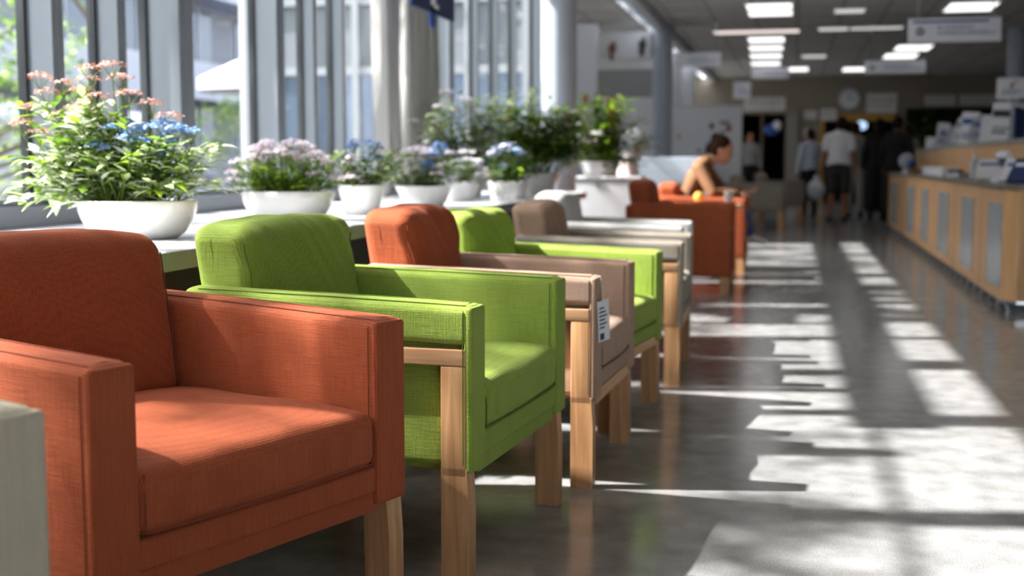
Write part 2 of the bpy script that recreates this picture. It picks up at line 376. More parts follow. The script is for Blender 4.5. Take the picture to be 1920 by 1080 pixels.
m = MB(); m.box(WX-.06, WX+.10, Y0, YB, .75, .83); m.box(WX-.05, WX+.05, Y0, YB, .83, .855); struct('trim_6', m, MULL)
m = MB(); m.box(WX-.015, WX+.015, Y0, 4.2, 3.31, 3.33); m.box(WX-.05, WX+.05, 4.2, YB, 3.28, 3.54); struct('trim_7', m, MULL)
# clerestory: bars between 3.62 and 4.05
m = MB(); m.box(-3.1, WX+.05, Y0, YB, 4.08, 4.35)
for y, wd in ((-2.6, .15), (-1.2, .15), (.3, .15), (1.6, .15), (2.9, .15), (4.25, .2), (5.58, .28), (6.62, .12), (7.4, .25), (8.4, .25), (9.6, .2), (10.7, .2), (11.9, .2), (13.2, .2), (14.4, .2)):
    m.box(WX-.06, WX+.05, y, y+wd, 3.36, 4.08)
struct('trim_8', m, MULL)
struct('window_8', bx(WX-.03, WX-.025, Y0, YB, 3.36, 4.08, GLASS))

# ---- far wall with two openings
m = MB(); Y = Y1
m.box(-7, -1.4, Y, Y+.15, 0, CEIL); m.box(-.2, .62, Y, Y+.15, 0, CEIL); m.box(2.45, 2.62, Y, Y+.15, 0, CEIL); m.box(-1.4, -.2, Y, Y+.15, 2.18, CEIL); m.box(.62, 2.45, Y, Y+.15, 2.18, CEIL)
m.box(2.62, XR, Y, Y+.15, 2.3, CEIL); m.box(2.62, XR, Y, Y+.15, 0, .9)
struct('wall_far', m, WALLB)
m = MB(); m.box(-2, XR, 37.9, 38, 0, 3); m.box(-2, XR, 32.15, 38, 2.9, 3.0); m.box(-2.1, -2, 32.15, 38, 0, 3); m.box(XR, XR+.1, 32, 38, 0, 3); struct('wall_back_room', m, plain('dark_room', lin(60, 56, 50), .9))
m = MB(); m.box(-.22, .06, Y1-.12, Y1, 0, 2.2); struct('trim_9', m, plain('pilaster', lin(150, 146, 138), .7))
m = MB(); m.box(.62, 2.45, Y1-.05, Y1+.1, 2.0, 2.17); m.box(.6, .7, Y1-.05, Y1+.1, 0, 2.17); m.box(2.37, 2.47, Y1-.05, Y1+.1, 0, 2.17); struct('door_2', m, plain('ochre_frame', lin(188, 146, 58), .5))
m = MB(); m.box(-1.42, -1.34, Y1-.05, Y1+.1, 0, 2.2); m.box(-.85, -.78, Y1-.05, Y1+.1, 0, 2.18); m.box(-.26, -.2, Y1-.05, Y1+.1, 0, 2.2); struct('door_1', m, plain('door_frame_brown', lin(104, 90, 70), .6))
# columns
def column(name, x, y, r, lab):
    m = MB(); m.lathe([(r, 0), (r, CEIL)], n=40, c=(x, y, 0)); o = struct(name, m, COLUMN, smooth=True)
    m = MB(); m.lathe([(r+.012, 0), (r+.012, .08), (r, .09)], n=40, c=(x, y, 0)); m.build('base_ring', MULL, o)
column('trim_10', -2.03, 10.85, .155, '')
column('trim_11', -2.03, 19.6, .155, '')
column('trim_12', 3.42, 21.3, .16, '')

# ------------------------------------------------------------------ armchairs
def make_chair(W, body, back, label, pose, wood_rail=False, backmat=None, wr=1, seed=0, full=False, zb=.28, zs=1.0, seatmat=None):
    x, y, a = pose
    t = thing('armchair', label, 'armchair', (x, y, 0), a, None); t.scale = (1, 1, zs)
    PC = {ORANGE: ('rust_piping', (134, 64, 38)), ORANGE2: ('rust_piping', (134, 64, 38)), GREEN: ('green_piping', (84, 108, 22)), BROWN: ('tan_piping', (96, 72, 54)), TAUPE: ('taupe_piping', (90, 82, 72)), PALE: ('pale_piping', (130, 130, 128)), BEIGE: ('beige_piping', (140, 128, 100))}
    pm = lambda f: plain(PC[f][0], lin(*PC[f][1]), .9)
    T = .095; D = .76; h = W/2
    seatmat = seatmat or body
    for s in (-1, 1):
        def Y_(u): return s*(h-u)            # u = distance inwards from the outer face
        m = MB()
        yo, yi = Y_(0), Y_(T)
        def slope(q, p): return p+Vector((0, 0, .010*(1-q.x)))
        def soft(q, p):
            return p+Vector((0, 0, .010*(1-q.x)+.004*(1-q.y*q.y)+.0015*noise.noise(p*14+Vector((seed, 0, 0)))))
        m.rbox((-D/2, (yo+yi)/2, .6225), (D, T, .093), .020, None, n=14, fn=soft)
        yo2 = Y_(-.0012 if full else .036); yi2 = Y_(T+.0012)
        m.rbox((-D/2-.001, (yo2+yi2)/2, (zb+.005+.664)/2), (D-.004, abs(yi2-yo2), .664-zb-.005), .018, None, n=12, seg=3, fn=lambda q, p: p+Vector((0, 0, .010*(1-q.x)*(q.z > -.9)+.0035*(q.z > .9))))
        m.rbox((-.0098, (yo+yi)/2, (zb+.668)/2), (.022, T+.001, .668-zb), .0095, None, n=6, seg=3)
        arm = m.build('arm', body, t)
        # stitched seams on the arm
        sm = MB(); zt = .6705
        for u in (.013, T-.013):
            pts = [(-.72+.70*k/14, Y_(u), zt+.0005+.010*(2*(.72-.70*k/14)/.76)*.95-.0003+.002*(1-abs(k/7-1))) for k in range(15)]
            sm.tube(pts, .0014, n=5)
        for u, in ((.004,), (T-.004,)):
            uu = -.0012 if u < .05 else T+.0016; sm.tube([(-.022, Y_(uu), zb+.02), (-.022, Y_(uu), .5), (-.022, Y_(uu), .655), (-.022, Y_(u+(.008 if u < .05 else -.008)), .668)], .0014, n=5)
        sm.tube([(-.021, Y_(.016), .6705), (-.021, Y_(T/2), .6735), (-.021, Y_(T-.016), .6705)], .0014, n=5)
        sm.build('piping', pm(body), arm)
        # timber side frame
        fr = MB()
        if not full: fr.box(-D+.02, -.014, Y_(.0), Y_(.034), .531, .5695, bev=.003); fr.build('side_rail', WOODX, t)
        for (lx0, lx1) in ((-.078, -.0145), (-D+.02, -D+.08)):
            lg = MB()
            if not full: lg.box(lx0, lx1, Y_(.001), Y_(.034), .27, .5305, bev=.003)
            # below the upholstery the leg thickens inwards and tapers to the foot
            V = []
            for z, ins, dx in ((zb+.01, .052, 0), (zb*.7, .05, .0), (0, .046, .0)):
                for (px, py) in ((lx0+dx, .001), (lx1-dx+.006*(z < zb), .001), (lx1-dx+.006*(z < zb), ins), (lx0+dx, ins)): V.append((px, Y_(py), z))
            F = [(i*4+k, i*4+(k+1) % 4, (i+1)*4+(k+1) % 4, (i+1)*4+k) for i in range(2) for k in range(4)]+[(0, 1, 2, 3), (8, 9, 10, 11)]
            lg.add(V, F); lg.build('leg', WOODC, t)
        gl = MB()
        gl.lathe([(.0, 0), (.012, 0), (.012, .002)], n=10, c=(-.045, Y_(.024), .0)); gl.build('foot_glide', DARKG, t)
    iw = W-2*T
    # seat base, in two tiers
    m = MB(); m.rbox((-.355, 0, .335), (.70, iw+.004, .056), .008, n=6, seg=2); m.build('seat_base', body, t)
    zl = min(.264, zb); m = MB(); m.rbox((-.362, 0, (zl+.308)/2), (.70, iw+.02 if not wood_rail else iw-.02, .308-zl), .006, n=6, seg=2); m.build('lower_base', body, t)
    if wood_rail:
        m = MB(); m.box(-.03, -.006, -h+.05, h-.05, .262, .305, bev=.003); m.build('front_rail', WOODY, t)
    # seat cushion: boxed, crowned
    def crown(q, p):  # boxed cushion, fullest towards the front
        top = .5+.5*q.z
        c = .030*(1-abs(q.x)**3.2)*(1-abs(q.y)**3)*top
        n1 = noise.noise(p*7+Vector((seed*3.1, 0, 0)))*.004*wr
        front = .010*(1-q.y*q.y)*max(0, q.x)**6
        return p+Vector((front+n1*.5, 0, c+n1*top))
    m = MB(); m.rbox((-.297, 0, .4225), (.60, iw-.004, .117), .030, n=18, seg=5, fn=crown); sc = m.build('seat_cushion', seatmat, t)
    m = MB()
    hw = iw/2-.004
    for z in (.373,):
        m.tube([(-.55, -hw, z), (-.02, -hw+.001, z), (.0035, -hw+.018, z), (.0105, -hw*.5, z), (.0125, 0, z), (.0095, hw*.5, z), (.0025, hw-.018, z), (-.02, hw-.001, z), (-.55, hw, z)], .0018, n=5)
    for s in (-1, 1): m.tube([(-.003, s*(hw-.010), .373), (-.001, s*(hw-.008), .42), (-.008, s*(hw-.012), .474)], .0016, n=5)
    m.build('piping', pm(seatmat), sc)
    # rear frame panel
    m = MB(); m.rbox((-.775, 0, .47), (.06, W-.04, .40), .02, n=6); m.build('rear_panel', body, t)
    # back cushion: tall, leaning, with gathered creases near the top
    hb = back
    def bc(q, p):
        v = (q.z+1)/2
        bulge = .022*(1-abs(q.y)**2.4)*(1-abs(q.z)**3)*(1 if q.x > 0 else .3)
        cre = 0
        if q.x > -.2:
            f = max(0, v-.25)*1.3
            cre = wr*.010*f*(noise.noise(Vector((p.y*15+p.z*11+seed*5.3, p.z*2.2, seed)))+.6*noise.noise(Vector((p.y*34+p.z*22, p.z*4, seed+4))))
        top = .012*(1-abs(q.y)**2)*max(0, q.z)**4 - .012*abs(q.y)**6*max(0, q.z)
        sag = .006*wr*noise.noise(Vector((p.y*6+seed, 0, 2.2)))*max(0, q.z)**3
        lean = -.16*(p.z)
        return Vector((p.x+lean+(bulge+cre if q.x > -.2 else -bulge), p.y*(1-.012*abs(q.z)**3), p.z+top+sag))
    Hc = hb-.455
    m = MB(); m.rbox((-.690, 0, .455+Hc/2), (.165, iw-.002, Hc), .040, n=36, seg=6, fn=bc); bcu = m.build('back_cushion', backmat or body, t)
    m = MB(); hx, hy, hz, r_ = .0825, (iw-.002)/2, Hc/2, .040
    for sy in (-1, 1):
        q = []
        for k in range(15):
            p = Vector((hx-r_+r_*.76, sy*(hy-r_+r_*.76), -(hz-r_)+2*(hz-r_)*k/14)); qq = Vector((p.x/hx, p.y/hy, p.z/hz)); q.append(bc(qq, p)+Vector((-.690, 0, .455+Hc/2)))
        m.tube(q, .002, n=5)
    m.build('piping', pm(backmat or body), bcu)
    return t
chairs = []
make_chair(.811, ORANGE, .838, 'large rust orange armchair in the left foreground, whole seat in view', (-.949, 2.145, -.362), seed=1, wr=1.0, full=True)
make_chair(.811, GREEN, .842, 'lime green armchair directly behind the foreground orange one', (-.675, 3.134, -.089), seed=2, wr=1.25)
make_chair(.69, BROWN, .862, 'tan armchair with a rust orange back cushion and a paper tag', (-.560, 4.045, -.045), wood_rail=True, backmat=ORANGE2, seed=3, wr=2, zs=.975)
make_chair(.70, GREEN, .842, 'second lime green armchair, smaller in view, beyond the tan one', (-.570, 4.82, -.13), wood_rail=True, seed=4, wr=1.8, zs=.95)
make_chair(.74, TAUPE, .835, 'taupe armchair with tan back cushion, beyond both green armchairs', (-.482, 5.90, .02), wood_rail=True, backmat=BROWN, seed=5, wr=1.5, zs=.965)
make_chair(.70, PALE, .83, 'pale grey armchair, last of the row beside the sill', (-.55, 6.72, -.0), wood_rail=True, seed=6)
make_chair(.811, BEIGE, .84, 'beige armchair cut off at the lower left corner', (-1.123, 1.098, -.362), seed=7, full=True)
make_chair(.80, ORANGE, .85, 'lone rust armchair by the aisle seen from its side', (-.46, 9.93, 0), seed=8, full=True, zb=.12)
make_chair(.80, ORANGE2, .80, 'rust armchair in which the person in blue jeans sits', (-.42, 11.75, 0), seed=9, full=True, zb=.12)
make_chair(.75, TAUPE, .80, 'nearer of two greyish armchairs at the far end of the aisle', (-.13, 18.95, -.05), seed=10, full=True)
make_chair(.75, TAUPE, .80, 'farther of two greyish armchairs at the far end of the aisle', (.16, 21.4, -.05), seed=11, full=True)
make_chair(.75, PALE, .80, 'light armchair half hidden under the seated white-shirted person', (-.95, 20.1, -.05), seed=12, full=True)
make_chair(.72, PALE, .78, 'pale armchair holding the person in the white headscarf', (-1.2, 13.0, 0), seed=13, full=True)

# paper tag on tan chair
t = thing('paper_tag', 'white paper tag hanging from the arm of the tan armchair', 'tag', (-.560, 3.735, .585))
m = MB(); m.box(-.0008, .0008, -.034, .034, -.13, -.005); pg = m.build('card', PAPER, t, False)
m = MB()
for k in range(6): m.box(.0008, .0013, -.026, -.026+.05*(.6+.4*((k*37) % 5)/5), -.03-.012*k, -.025-.012*k)
m.box(.0008, .0013, -.024, .0, -.125, -.105); m.build('print', INK, t, False)
m = MB(); m.tube([(0, 0, -.005), (-.004, .004, .03), (-.012, .01, .068)], .0008, n=4); m.build('string', PAPER, t)
t.rotation_euler = (R(4), 0, R(-22))

# ------------------------------------------------------------------ potted plants
def leaf(mb, p, d, up, L, Wd, mat, droop=.25):
    d = d.normalized(); sd_ = d.cross(up)
    if sd_.length < 1e-3: sd_ = Vector((1, 0, 0))
    sd_.normalize(); nn = sd_.cross(d).normalized()
    def P(a, b, c): return p+d*(a*L)+sd_*(b*Wd)+nn*(c*L)
    cz = lambda a: -droop*a*a
    v = [P(0, 0, 0), P(.3, -.42, .05+cz(.3)), P(.3, 0, cz(.3)), P(.3, .42, .05+cz(.3)), P(.65, -.36, .04+cz(.65)), P(.65, 0, cz(.65)), P(.65, .36, .04+cz(.65)), P(1, 0, cz(1))]
    mb.add(v, [(0, 2, 1), (0, 3, 2), (1, 2, 5, 4), (2, 3, 6, 5), (4, 5, 7), (5, 6, 7)], mat)
def flower(mb, p, nrm, r, mat, eye=None):
    nrm = nrm.normalized(); a = nrm.orthogonal().normalized(); b = nrm.cross(a)
    V = [p]; F = []
    for k in range(5):
        th = 2*PI*k/5
        for q, rr in ((-.42, .75), (0, 1), (.42, .75)):
            V.append(p+(a*math.cos(th+q)+b*math.sin(th+q))*r*rr+nrm*r*.25*rr)
        F.append((0, 1+k*3, 2+k*3, 3+k*3))
    mb.add(V, F, mat)
    if eye: mb.add([p+nrm*r*.2+a*r*.22, p+nrm*r*.2+b*r*.22, p+nrm*r*.2-a*r*.22, p+nrm*r*.2-b*r*.22], [(0, 1, 2, 3)], eye)
L_G = leafmat('leaf_green', lin(106, 142, 44)); L_D = leafmat('leaf_dark', lin(60, 92, 24)); L_P = leafmat('leaf_pale', lin(188, 204, 148), .3); L_W = leafmat('leaf_cream', lin(222, 228, 204), .3); L_Y = leafmat('leaf_lime', lin(140, 170, 50))
L_GR = leafmat('leaf_grey', lin(150, 156, 138), .3)
F_BL = leafmat('petal_blue', lin(156, 194, 246), .3); F_BD = leafmat('petal_deep_blue', lin(70, 112, 196), .25); F_RD = leafmat('petal_rust', lin(190, 122, 98), .25); F_RP = leafmat('petal_dusty', lin(214, 176, 164), .25)
F_LI = leafmat('petal_lilac', lin(222, 214, 234), .3); F_PK = leafmat('petal_pink', lin(232, 204, 214), .3); F_WH = leafmat('petal_white', lin(240, 240, 244), .3); F_YE = leafmat('petal_eye', lin(240, 220, 130))
F_OR = leafmat('petal_orange', lin(214, 84, 36))
STEM = leafmat('stem_green', lin(96, 120, 40), .1)
CR = Vector((.975, .22, 0)); CF = Vector((-.22, .975, 0))   # along / across the sill as the plants spread
def plant(name, label, loc, pot, stems, clusters, seed, group='potted flowers on the window sill', soil_z=None):
    """pot=(rx,ry,h,kind); stems=[(n,(x0,x1),(z0,z1),(d0,d1),leafmats,leaf_len,nleaf)]; clusters=[(x,d,z,spread,nfl,r,mats,eye)]"""
    rnd = random.Random(seed)
    t = thing(name, label, 'plant', loc, 0, None)
    rx, ry, hh, kind = pot
    ang = math.atan2(.22, .975); Mz = Matrix.Rotation(ang, 4, 'Z')
    m = MB()
    if kind == 'bowl':
        prof = [(.0, 0), (.62, 0), (.68, .004), (.80, .022), (.92, .06), (.985, hh*.75), (1, hh-.004), (.985, hh), (.955, hh-.004), (.93, hh*.7), (.8, hh*.3), (0, hh*.2)]
    elif kind == 'cup':
        prof = [(0, 0), (.6, 0), (.64, .004), (.78, hh*.35), (.93, hh*.75), (1, hh), (.96, hh), (.85, hh*.7), (0, hh*.3)]
    else:
        prof = [(0, 0), (.8, 0), (.84, .004), (1, hh), (.96, hh), (.9, hh*.8), (0, hh*.6)]
    m.lathe([(r*rx, z) for r, z in prof], n=48, sy=ry/rx, M=Mz); po = m.build('pot', CERAMIC, t)
    if kind == 'scallop':
        for v in po.data.vertices:
            if v.co.z > hh-.01:
                v.co.z += .008*math.sin(10*math.atan2(v.co.y, v.co.x))
    if kind == 'bowl' and seed == 1:
        m = MB(); c = -CF*ry*.99+CR*(-.10)+Vector((0, 0, .035)); c = Vector((-.03, -ry*.93, .048))
        m.tube([CR*-.035+c, CR*-.03+c-CF*.012, CR*.03+c-CF*.012, CR*.035+c], .004, n=8); m.build('handle', CERAMIC, t)
    sz = hh*.86
    m = MB(); m.lathe([(0, sz+.006), (rx*.9, sz)], n=32, sy=ry/rx, M=Mz); m.build('soil', SOIL, t)
    fo = MB(); st = MB()
    for (nst, xr, zr, dr, mats, LL, nl, sp) in stems:
        for _ in range(nst):
            b = CR*rnd.uniform(-rx*.7, rx*.7)+CF*rnd.uniform(-ry*.6, ry*.6)+Vector((0, 0, sz))
            tip = CR*rnd.uniform(*xr)+CF*rnd.uniform(*dr)+Vector((0, 0, hh+rnd.uniform(*zr)))
            b = b*.6+Vector((tip.x*.25, tip.y*.25, 0)) if True else b
            b.z = sz
            mid = b.lerp(tip, .5)+Vector((0, 0, .04+.15*abs(tip.z-hh)))
            pts = []
            for k in range(8):
                q = k/7; pts.append(b*(1-q)**2+mid*2*q*(1-q)+tip*q*q)
            st.tube(pts, [.0026-.0013*k/7 for k in range(8)], STEM, n=5)
            for k in range(nl):
                q = sp+(1-sp)*(k+rnd.random()*.8)/nl; q = min(q, 1); p = b*(1-q)**2+mid*2*q*(1-q)+tip*q*q
                tn = (pts[-1]-pts[0]).normalized(); th = k*2.4+rnd.random()
                o = Vector((math.cos(th), math.sin(th), rnd.uniform(-.25, .5)))
                d = o+tn*rnd.uniform(.1, .7); l_ = LL*rnd.uniform(.55, 1.15)
                leaf(fo, p, d, Vector((rnd.uniform(-.3, .3), rnd.uniform(-.3, .3), 1)), l_, l_*rnd.uniform(.36, .5), rnd.choice(mats), rnd.uniform(.05, .45))
    st.build('stems', STEM, t); fo.build('foliage', L_G, t)
    for (x, d, z, spx, spz, nf, r, mats, eye) in clusters:
        fm = MB(); c = CR*x+CF*d+Vector((0, 0, hh+z))
        for _ in range(nf):
            a = rnd.uniform(0, 2*PI); q = math.sqrt(rnd.random())
            off = CR*math.cos(a)*q*spx+CF*math.sin(a)*q*spx*.8+Vector((0, 0, spz*(1-q*q)+rnd.uniform(-.006, .006)))
            nr = Vector((off.x, off.y, .0))*2.0/max(spx, .01)*.5+Vector((rnd.uniform(-.5, .5), rnd.uniform(-.7, .3), 1))
            flower(fm, c+off, nr, r*rnd.uniform(.7, 1.15), rnd.choice(mats), eye)
        hub = c-Vector((0, 0, .03+spz))
        for k in range(7):
            a = k*.9; fm.tube([hub, c+CR*math.cos(a)*spx*.6+CF*math.sin(a)*spx*.5+Vector((0, 0, -.002))], .0009, STEM, n=4)
        fm.tube([hub, Vector((hub.x*.45, hub.y*.45, sz))], .0018, STEM, n=5)
        fm.build('flower_cluster', F_BL, t)
    return t
rr = random.Random(5)
cl = []
for (u, v) in ((-.36, .30), (-.30, .35), (-.25, .38), (-.34, .22), (-.38, .25), (-.20, .36), (-.12, .42), (-.15, .39), (-.07, .40), (-.03, .345), (-.28, .28), (-.10, .33), (-.08, .23), (.06, .31), (.10, .27), (-.31, .40), (-.05, .43), (-.17, .30)):
    cl.append((u*1.02, rr.uniform(-.06, .1), v, .048, .014, 80, .0052, [F_RD, F_RP, F_RD, F_RP], None))
for (u, v) in ((-.06, .245), (-.02, .26), (.03, .25), (.08, .245), (.12, .255), (.16, .245), (.195, .235), (.0, .215), (.05, .205), (.10, .215), (-.10, .19), (-.07, .18), (.07, .17), (.10, .165), (.13, .20), (.06, .11), (.09, .10), (.14, .235), (.02, .235), (.09, .262)):
    cl.append((u, rr.uniform(-.10, -.02), v-.015, .036, .012, 62, .0072, [F_BL, F_BL, F_BD], F_YE))
plant('potted_plant', 'nearest potted plant, wide white bowl with pale blue flowers and tall rusty blooms', (-2.10, 3.72, .75), (.195, .16, .125, 'bowl'),
      [(44, (-.38, .0), (.10, .34), (-.13, .14), [L_P, L_W, L_P, L_W, L_Y, L_G], .076, 16, .25), (30, (-.28, .12), (.06, .2), (-.15, .12), [L_G, L_P, L_Y, L_W, L_P], .066, 12, .2),
       (34, (-.02, .27), (.03, .2), (-.16, .12), [L_G, L_P, L_P, L_Y, L_W], .070, 14, .2), (26, (-.40, -.15), (-.02, .16), (-.12, .1), [L_P, L_W, L_W, L_Y], .082, 11, .35), (8, (.18, .31), (.0, .18), (-.1, .1), [L_P, L_W], .06, 8, .5)], cl, 1)
def mound(n, xr, z, mats, r=.012, spx=.035, dr=(-.12, .05), seed=1, zr=.12, nf=24):
    q = random.Random(seed); out = []
    for _ in range(n):
        x = q.uniform(*xr); c = (x-(xr[0]+xr[1])/2)/((xr[1]-xr[0])/2); zz = z*(1-.45*c*c)-q.random()*zr
        out.append((x, q.uniform(*dr), zz, spx, .01, nf, r, mats, None))
    return out
plant('potted_plant', 'white bowl with a mound of small lilac-white flowers, second along the sill', (-2.12, 5.02, .75), (.20, .16, .125, 'bowl'),
      [(90, (-.22, .22), (.0, .15), (-.17, .12), [L_G, L_Y, L_Y, L_G], .040, 14, .2)], mound(62, (-.22, .2), .225, [F_LI, F_WH, F_PK], .0105, .036, (-.15, .08), 3, .10), 2)
plant('potted_plant', 'small white pot with leafy green plant topped by blue flowers', (-2.0, 5.62, .75), (.115, .115, .14, 'cup'),
      [(50, (-.14, .24), (.0, .18), (-.13, .12), [L_G, L_P, L_D, L_P], .05, 12, .2)], mound(9, (-.06, .1), .235, [F_BL, F_BD], .009, .03, (-.1, 0), 4, .04)+mound(7, (-.12, .02), .13, [F_PK, F_WH], .012, .03, (-.14, -.05), 5, .1), 3)
plant('potted_plant', 'flared white bowl with greyish leaves, lilac blooms and a blue patch', (-2.03, 6.75, .75), (.165, .15, .115, 'cup'),
      [(44, (-.18, .2), (.0, .16), (-.13, .1), [L_G, L_GR, L_GR, L_D], .05, 10, .2)], mound(24, (-.18, .14), .22, [F_LI, F_WH, F_PK], .012, .04, (-.14, .05), 6, .12)+mound(9, (.02, .17), .235, [F_BL, F_BD], .011, .035, (-.12, 0), 7, .06), 4)
plant('potted_plant', 'small white scalloped pot with pale blue-white flowers beside taller bush', (-2.10, 7.80, .75), (.11, .11, .12, 'scallop'),
      [(26, (-.14, .14), (.0, .16), (-.12, .1), [L_G, L_GR, L_P], .05, 9, .2)], mound(16, (-.14, .14), .22, [F_WH, F_LI], .014, .04, (-.12, .04), 8, .2), 5)
plant('potted_plant', 'rightmost low scalloped white pot with bright green foliage and blue blooms', (-1.85, 8.05, .75), (.14, .135, .12, 'scallop'),
      [(46, (-.16, .2), (.0, .17), (-.14, .12), [L_G, L_D, L_Y, L_G], .055, 11, .2)], mound(12, (-.13, .12), .25, [F_BL, F_LI], .013, .04, (-.1, .02), 9, .05), 6)
plant('potted_plant', 'tall wispy plant with white blooms standing against the curtain', (-2.24, 8.42, .75), (.16, .15, .15, 'cup'),
      [(80, (-.32, .34), (.1, .56), (-.12, .1), [L_GR, L_G, L_P, L_W, L_GR], .10, 11, .3)], mound(20, (-.36, .2), .60, [F_WH, F_LI], .019, .05, (-.14, .04), 10, .34, 14), 7)
plant('potted_plant', 'big bushy green plant in front of the round grey column', (-1.98, 9.6, .75), (.2, .18, .16, 'cup'),
      [(120, (-.42, .46), (.12, .56), (-.2, .16), [L_G, L_Y, L_D, L_P, L_G], .12, 12, .3), (16, (-.45, .55), (.4, .72), (-.15, .1), [L_G, L_P, L_P], .09, 9, .5)], mound(14, (-.4, .5), .60, [F_WH, F_LI, F_OR], .017, .035, (-.16, .04), 11, .4, 10), 8)
plant('potted_plant', 'trailing plant with white flowers spilling over the tall grey planter box', (-1.82, 11.70, .865), (.17, .15, .14, 'cup'),
      [(80, (-.34, .3), (.0, .6), (-.16, .14), [L_G, L_Y, L_D, L_Y], .12, 11, .3), (50, (.0, .56), (-.08, .42), (-.16, .14), [L_D, L_G, L_GR], .09, 11, .3)], mound(10, (-.3, .3), .45, [F_WH, F_PK], .03, .06, (-.2, -.1), 12, .3, 14), 9)

# planter box that carries the trailing plant, sits beyond the column
t = thing('planter_box', 'tall light grey rectangular planter box beyond the round column', 'planter', (-1.70, 11.75, 0))
m = MB(); m.rbox((0, 0, .43), (.62, .5, .86), .015, n=2); m.build('body', plain('planter_grey', lin(190, 192, 194), .5), t)
m = MB(); m.rbox((0, 0, .851), (.64, .52, .022), .006, n=2); m.build('rim', WHITE, t)
t = thing('low_partition', 'pale blue-grey waist-high divider behind the headscarf person', 'partition', (-1.35, 14.4, 0))
m = MB(); m.rbox((0, 0, .55), (.8, .08, 1.0), .01, n=2); m.build('panel', plain('divider_blue', lin(176, 186, 198), .6), t)
for s in (-1, 1): m = MB(); m.box(s*.34-.03, s*.34+.03, -.2, .2, 0, .05); m.build('foot', MULL, t)

# ------------------------------------------------------------------ curtain, hanging sign, white panels
def curtain(y0, y1, x, lab):
    m = MB(); n = 90; V = []
    for zz in (.78, 1.6, 2.4, 3.25):
        for i in range(n+1):
            y = y0+(y1-y0)*i/n; V.append((x+.045*math.sin(i*.75)+.02*math.sin(i*.31+zz), y+.01*math.sin(i*1.3+zz*3), zz))
    F = [(j*(n+1)+i, j*(n+1)+i+1, (j+1)*(n+1)+i+1, (j+1)*(n+1)+i) for j in range(3) for i in range(n)]
    m.add(V, F); o = m.build('curtain', CURT); sm = o.modifiers.new('cloth_thickness', 'SOLIDIFY'); sm.thickness = .006
    tag(o, lab, 'curtain'); return o
curtain(7.95, 8.28, -2.70, 'narrow pleated linen curtain, nearer of two bunched at the windows')
curtain(8.45, 9.3, -2.70, 'wider pleated linen curtain, farther of two, next to the dark post')
t = thing('curtain_rail', 'metal rail the linen curtains hang from, above the windows', 'rail', (-2.64, 7.4, 3.25))
m = MB(); m.tube([(0, 0, .02), (0, 2.1, .02)], .015, n=10); m.tube([(0, .1, .02), (-.2, .1, .02)], .01); m.tube([(0, 2, .02), (-.2, 2, .02)], .01); m.build('tube', MULL, t)
t = thing('hanging_sign', 'navy blue hanging sign with a white figure near the curtain', 'sign', (-2.3, 7.85, 1.95))
m = MB(); m.box(-.012, .012, -.48, .5, .0, .42, bev=.004); m.build('board', NAVY, t, False)
m = MB(); m.ball((.014, -.04, .24), (.006, .035, .035)); m.rbox((.014, -.02, .12), (.008, .10, .14), .003, n=1, seg=1); m.rbox((.014, .05, .05), (.008, .10, .03), .003, n=1, seg=1); m.build('figure_symbol', WTEE, t)
m = MB(); m.lathe([(0, 0), (.07, 0), (.07, .012), (0, .012)], n=24, M=Matrix.Translation((.0, -.02, -.03)) @ Matrix.Rotation(PI/2, 4, 'Y')); m.build('round_badge', BLUE, t)
m = MB(); m.tube([(0, -.4, .42), (0, -.4, 2.3)], .004, n=6); m.tube([(0, .4, .42), (0, .4, 2.3)], .004, n=6); m.build('cable', MULL, t)

t = thing('display_panel', 'tall narrow white panel just past the round column', 'panel', (-2.80, 16.6, 0), R(4))
m = MB(); m.rbox((.0, 0, 1.42), (.42, .10, 2.8), .01, n=2); m.build('board', WHITE, t)
m = MB(); m.box(.02, .10, -.056, -.05, 1.78, 1.9); m.build('picture', plain('picture_orange', lin(190, 130, 80)), t, False)
for x_, nm in ((-3.32, 'leftmost orange-brown timber post in the side bay'), (-2.36, 'orange-brown timber post close beside the farther column')):
    m = MB(); m.box(x_, x_+.16, 22.4, 22.56, 0, 2.5 if x_ < -3 else 2.42, bev=.006); o = m.build('timber_post', wood('orange_timber', lin(150, 84, 26), lin(190, 112, 42))); tag(o, nm, 'post')
for i, (x_, z_, nm, c_) in enumerate(((-3.05, 2.74, 'dark round ornament at the left end of the white bulkhead', DARKG), (-2.72, 2.70, 'brown figure ornament in the middle of the white bulkhead', plain('ornament_brown', lin(120, 84, 56))), (-2.27, 2.76, 'small dark ornament at the right end of the white bulkhead', DARKG))):
    m = MB(); m.ball((x_, 18.94, z_), (.06, .05, .07)); m.ball((x_-.01, 18.94, z_-.11), (.035, .04, .07)); m.ball((x_+.02, 18.94, z_+.08), (.03, .03, .03)); o = m.build('wall_ornament', c_); tag(o, nm, 'ornament')
t = thing('serving_table', 'table with white-blue cloths stacked on it in the side bay', 'table', (-2.75, 18.2, 0))
m = MB(); m.rbox((0, 0, .86), (.9, .8, .04), .008, n=2); m.build('tabletop', WHITE, t)
for a in (-1, 1):
    for b in (-1, 1): m = MB(); m.box(a*.4-.02, a*.4+.02, b*.35-.02, b*.35+.02, 0, .84); m.build('leg', MULL, t)
def puff(name, loc, s, mat, seed, lab, cat):
    m = MB(); m.rbox((0, 0, s[2]/2), s, min(s)*.45, n=6, fn=lambda q, p: p+Vector((0, 0, .05*s[2]*noise.noise(p*9+Vector((seed, 0, 0)))*4)))
    o = m.build(name, mat, loc=loc); tag(o, lab, cat); return o
puff('folded_cloth', (-2.8, 18.2, .905), (.8, .6, .16), plain('cloth_blue', lin(160, 186, 222), .8), 1, 'pale blue folded cloth under the white one on the bay table', 'cloth')
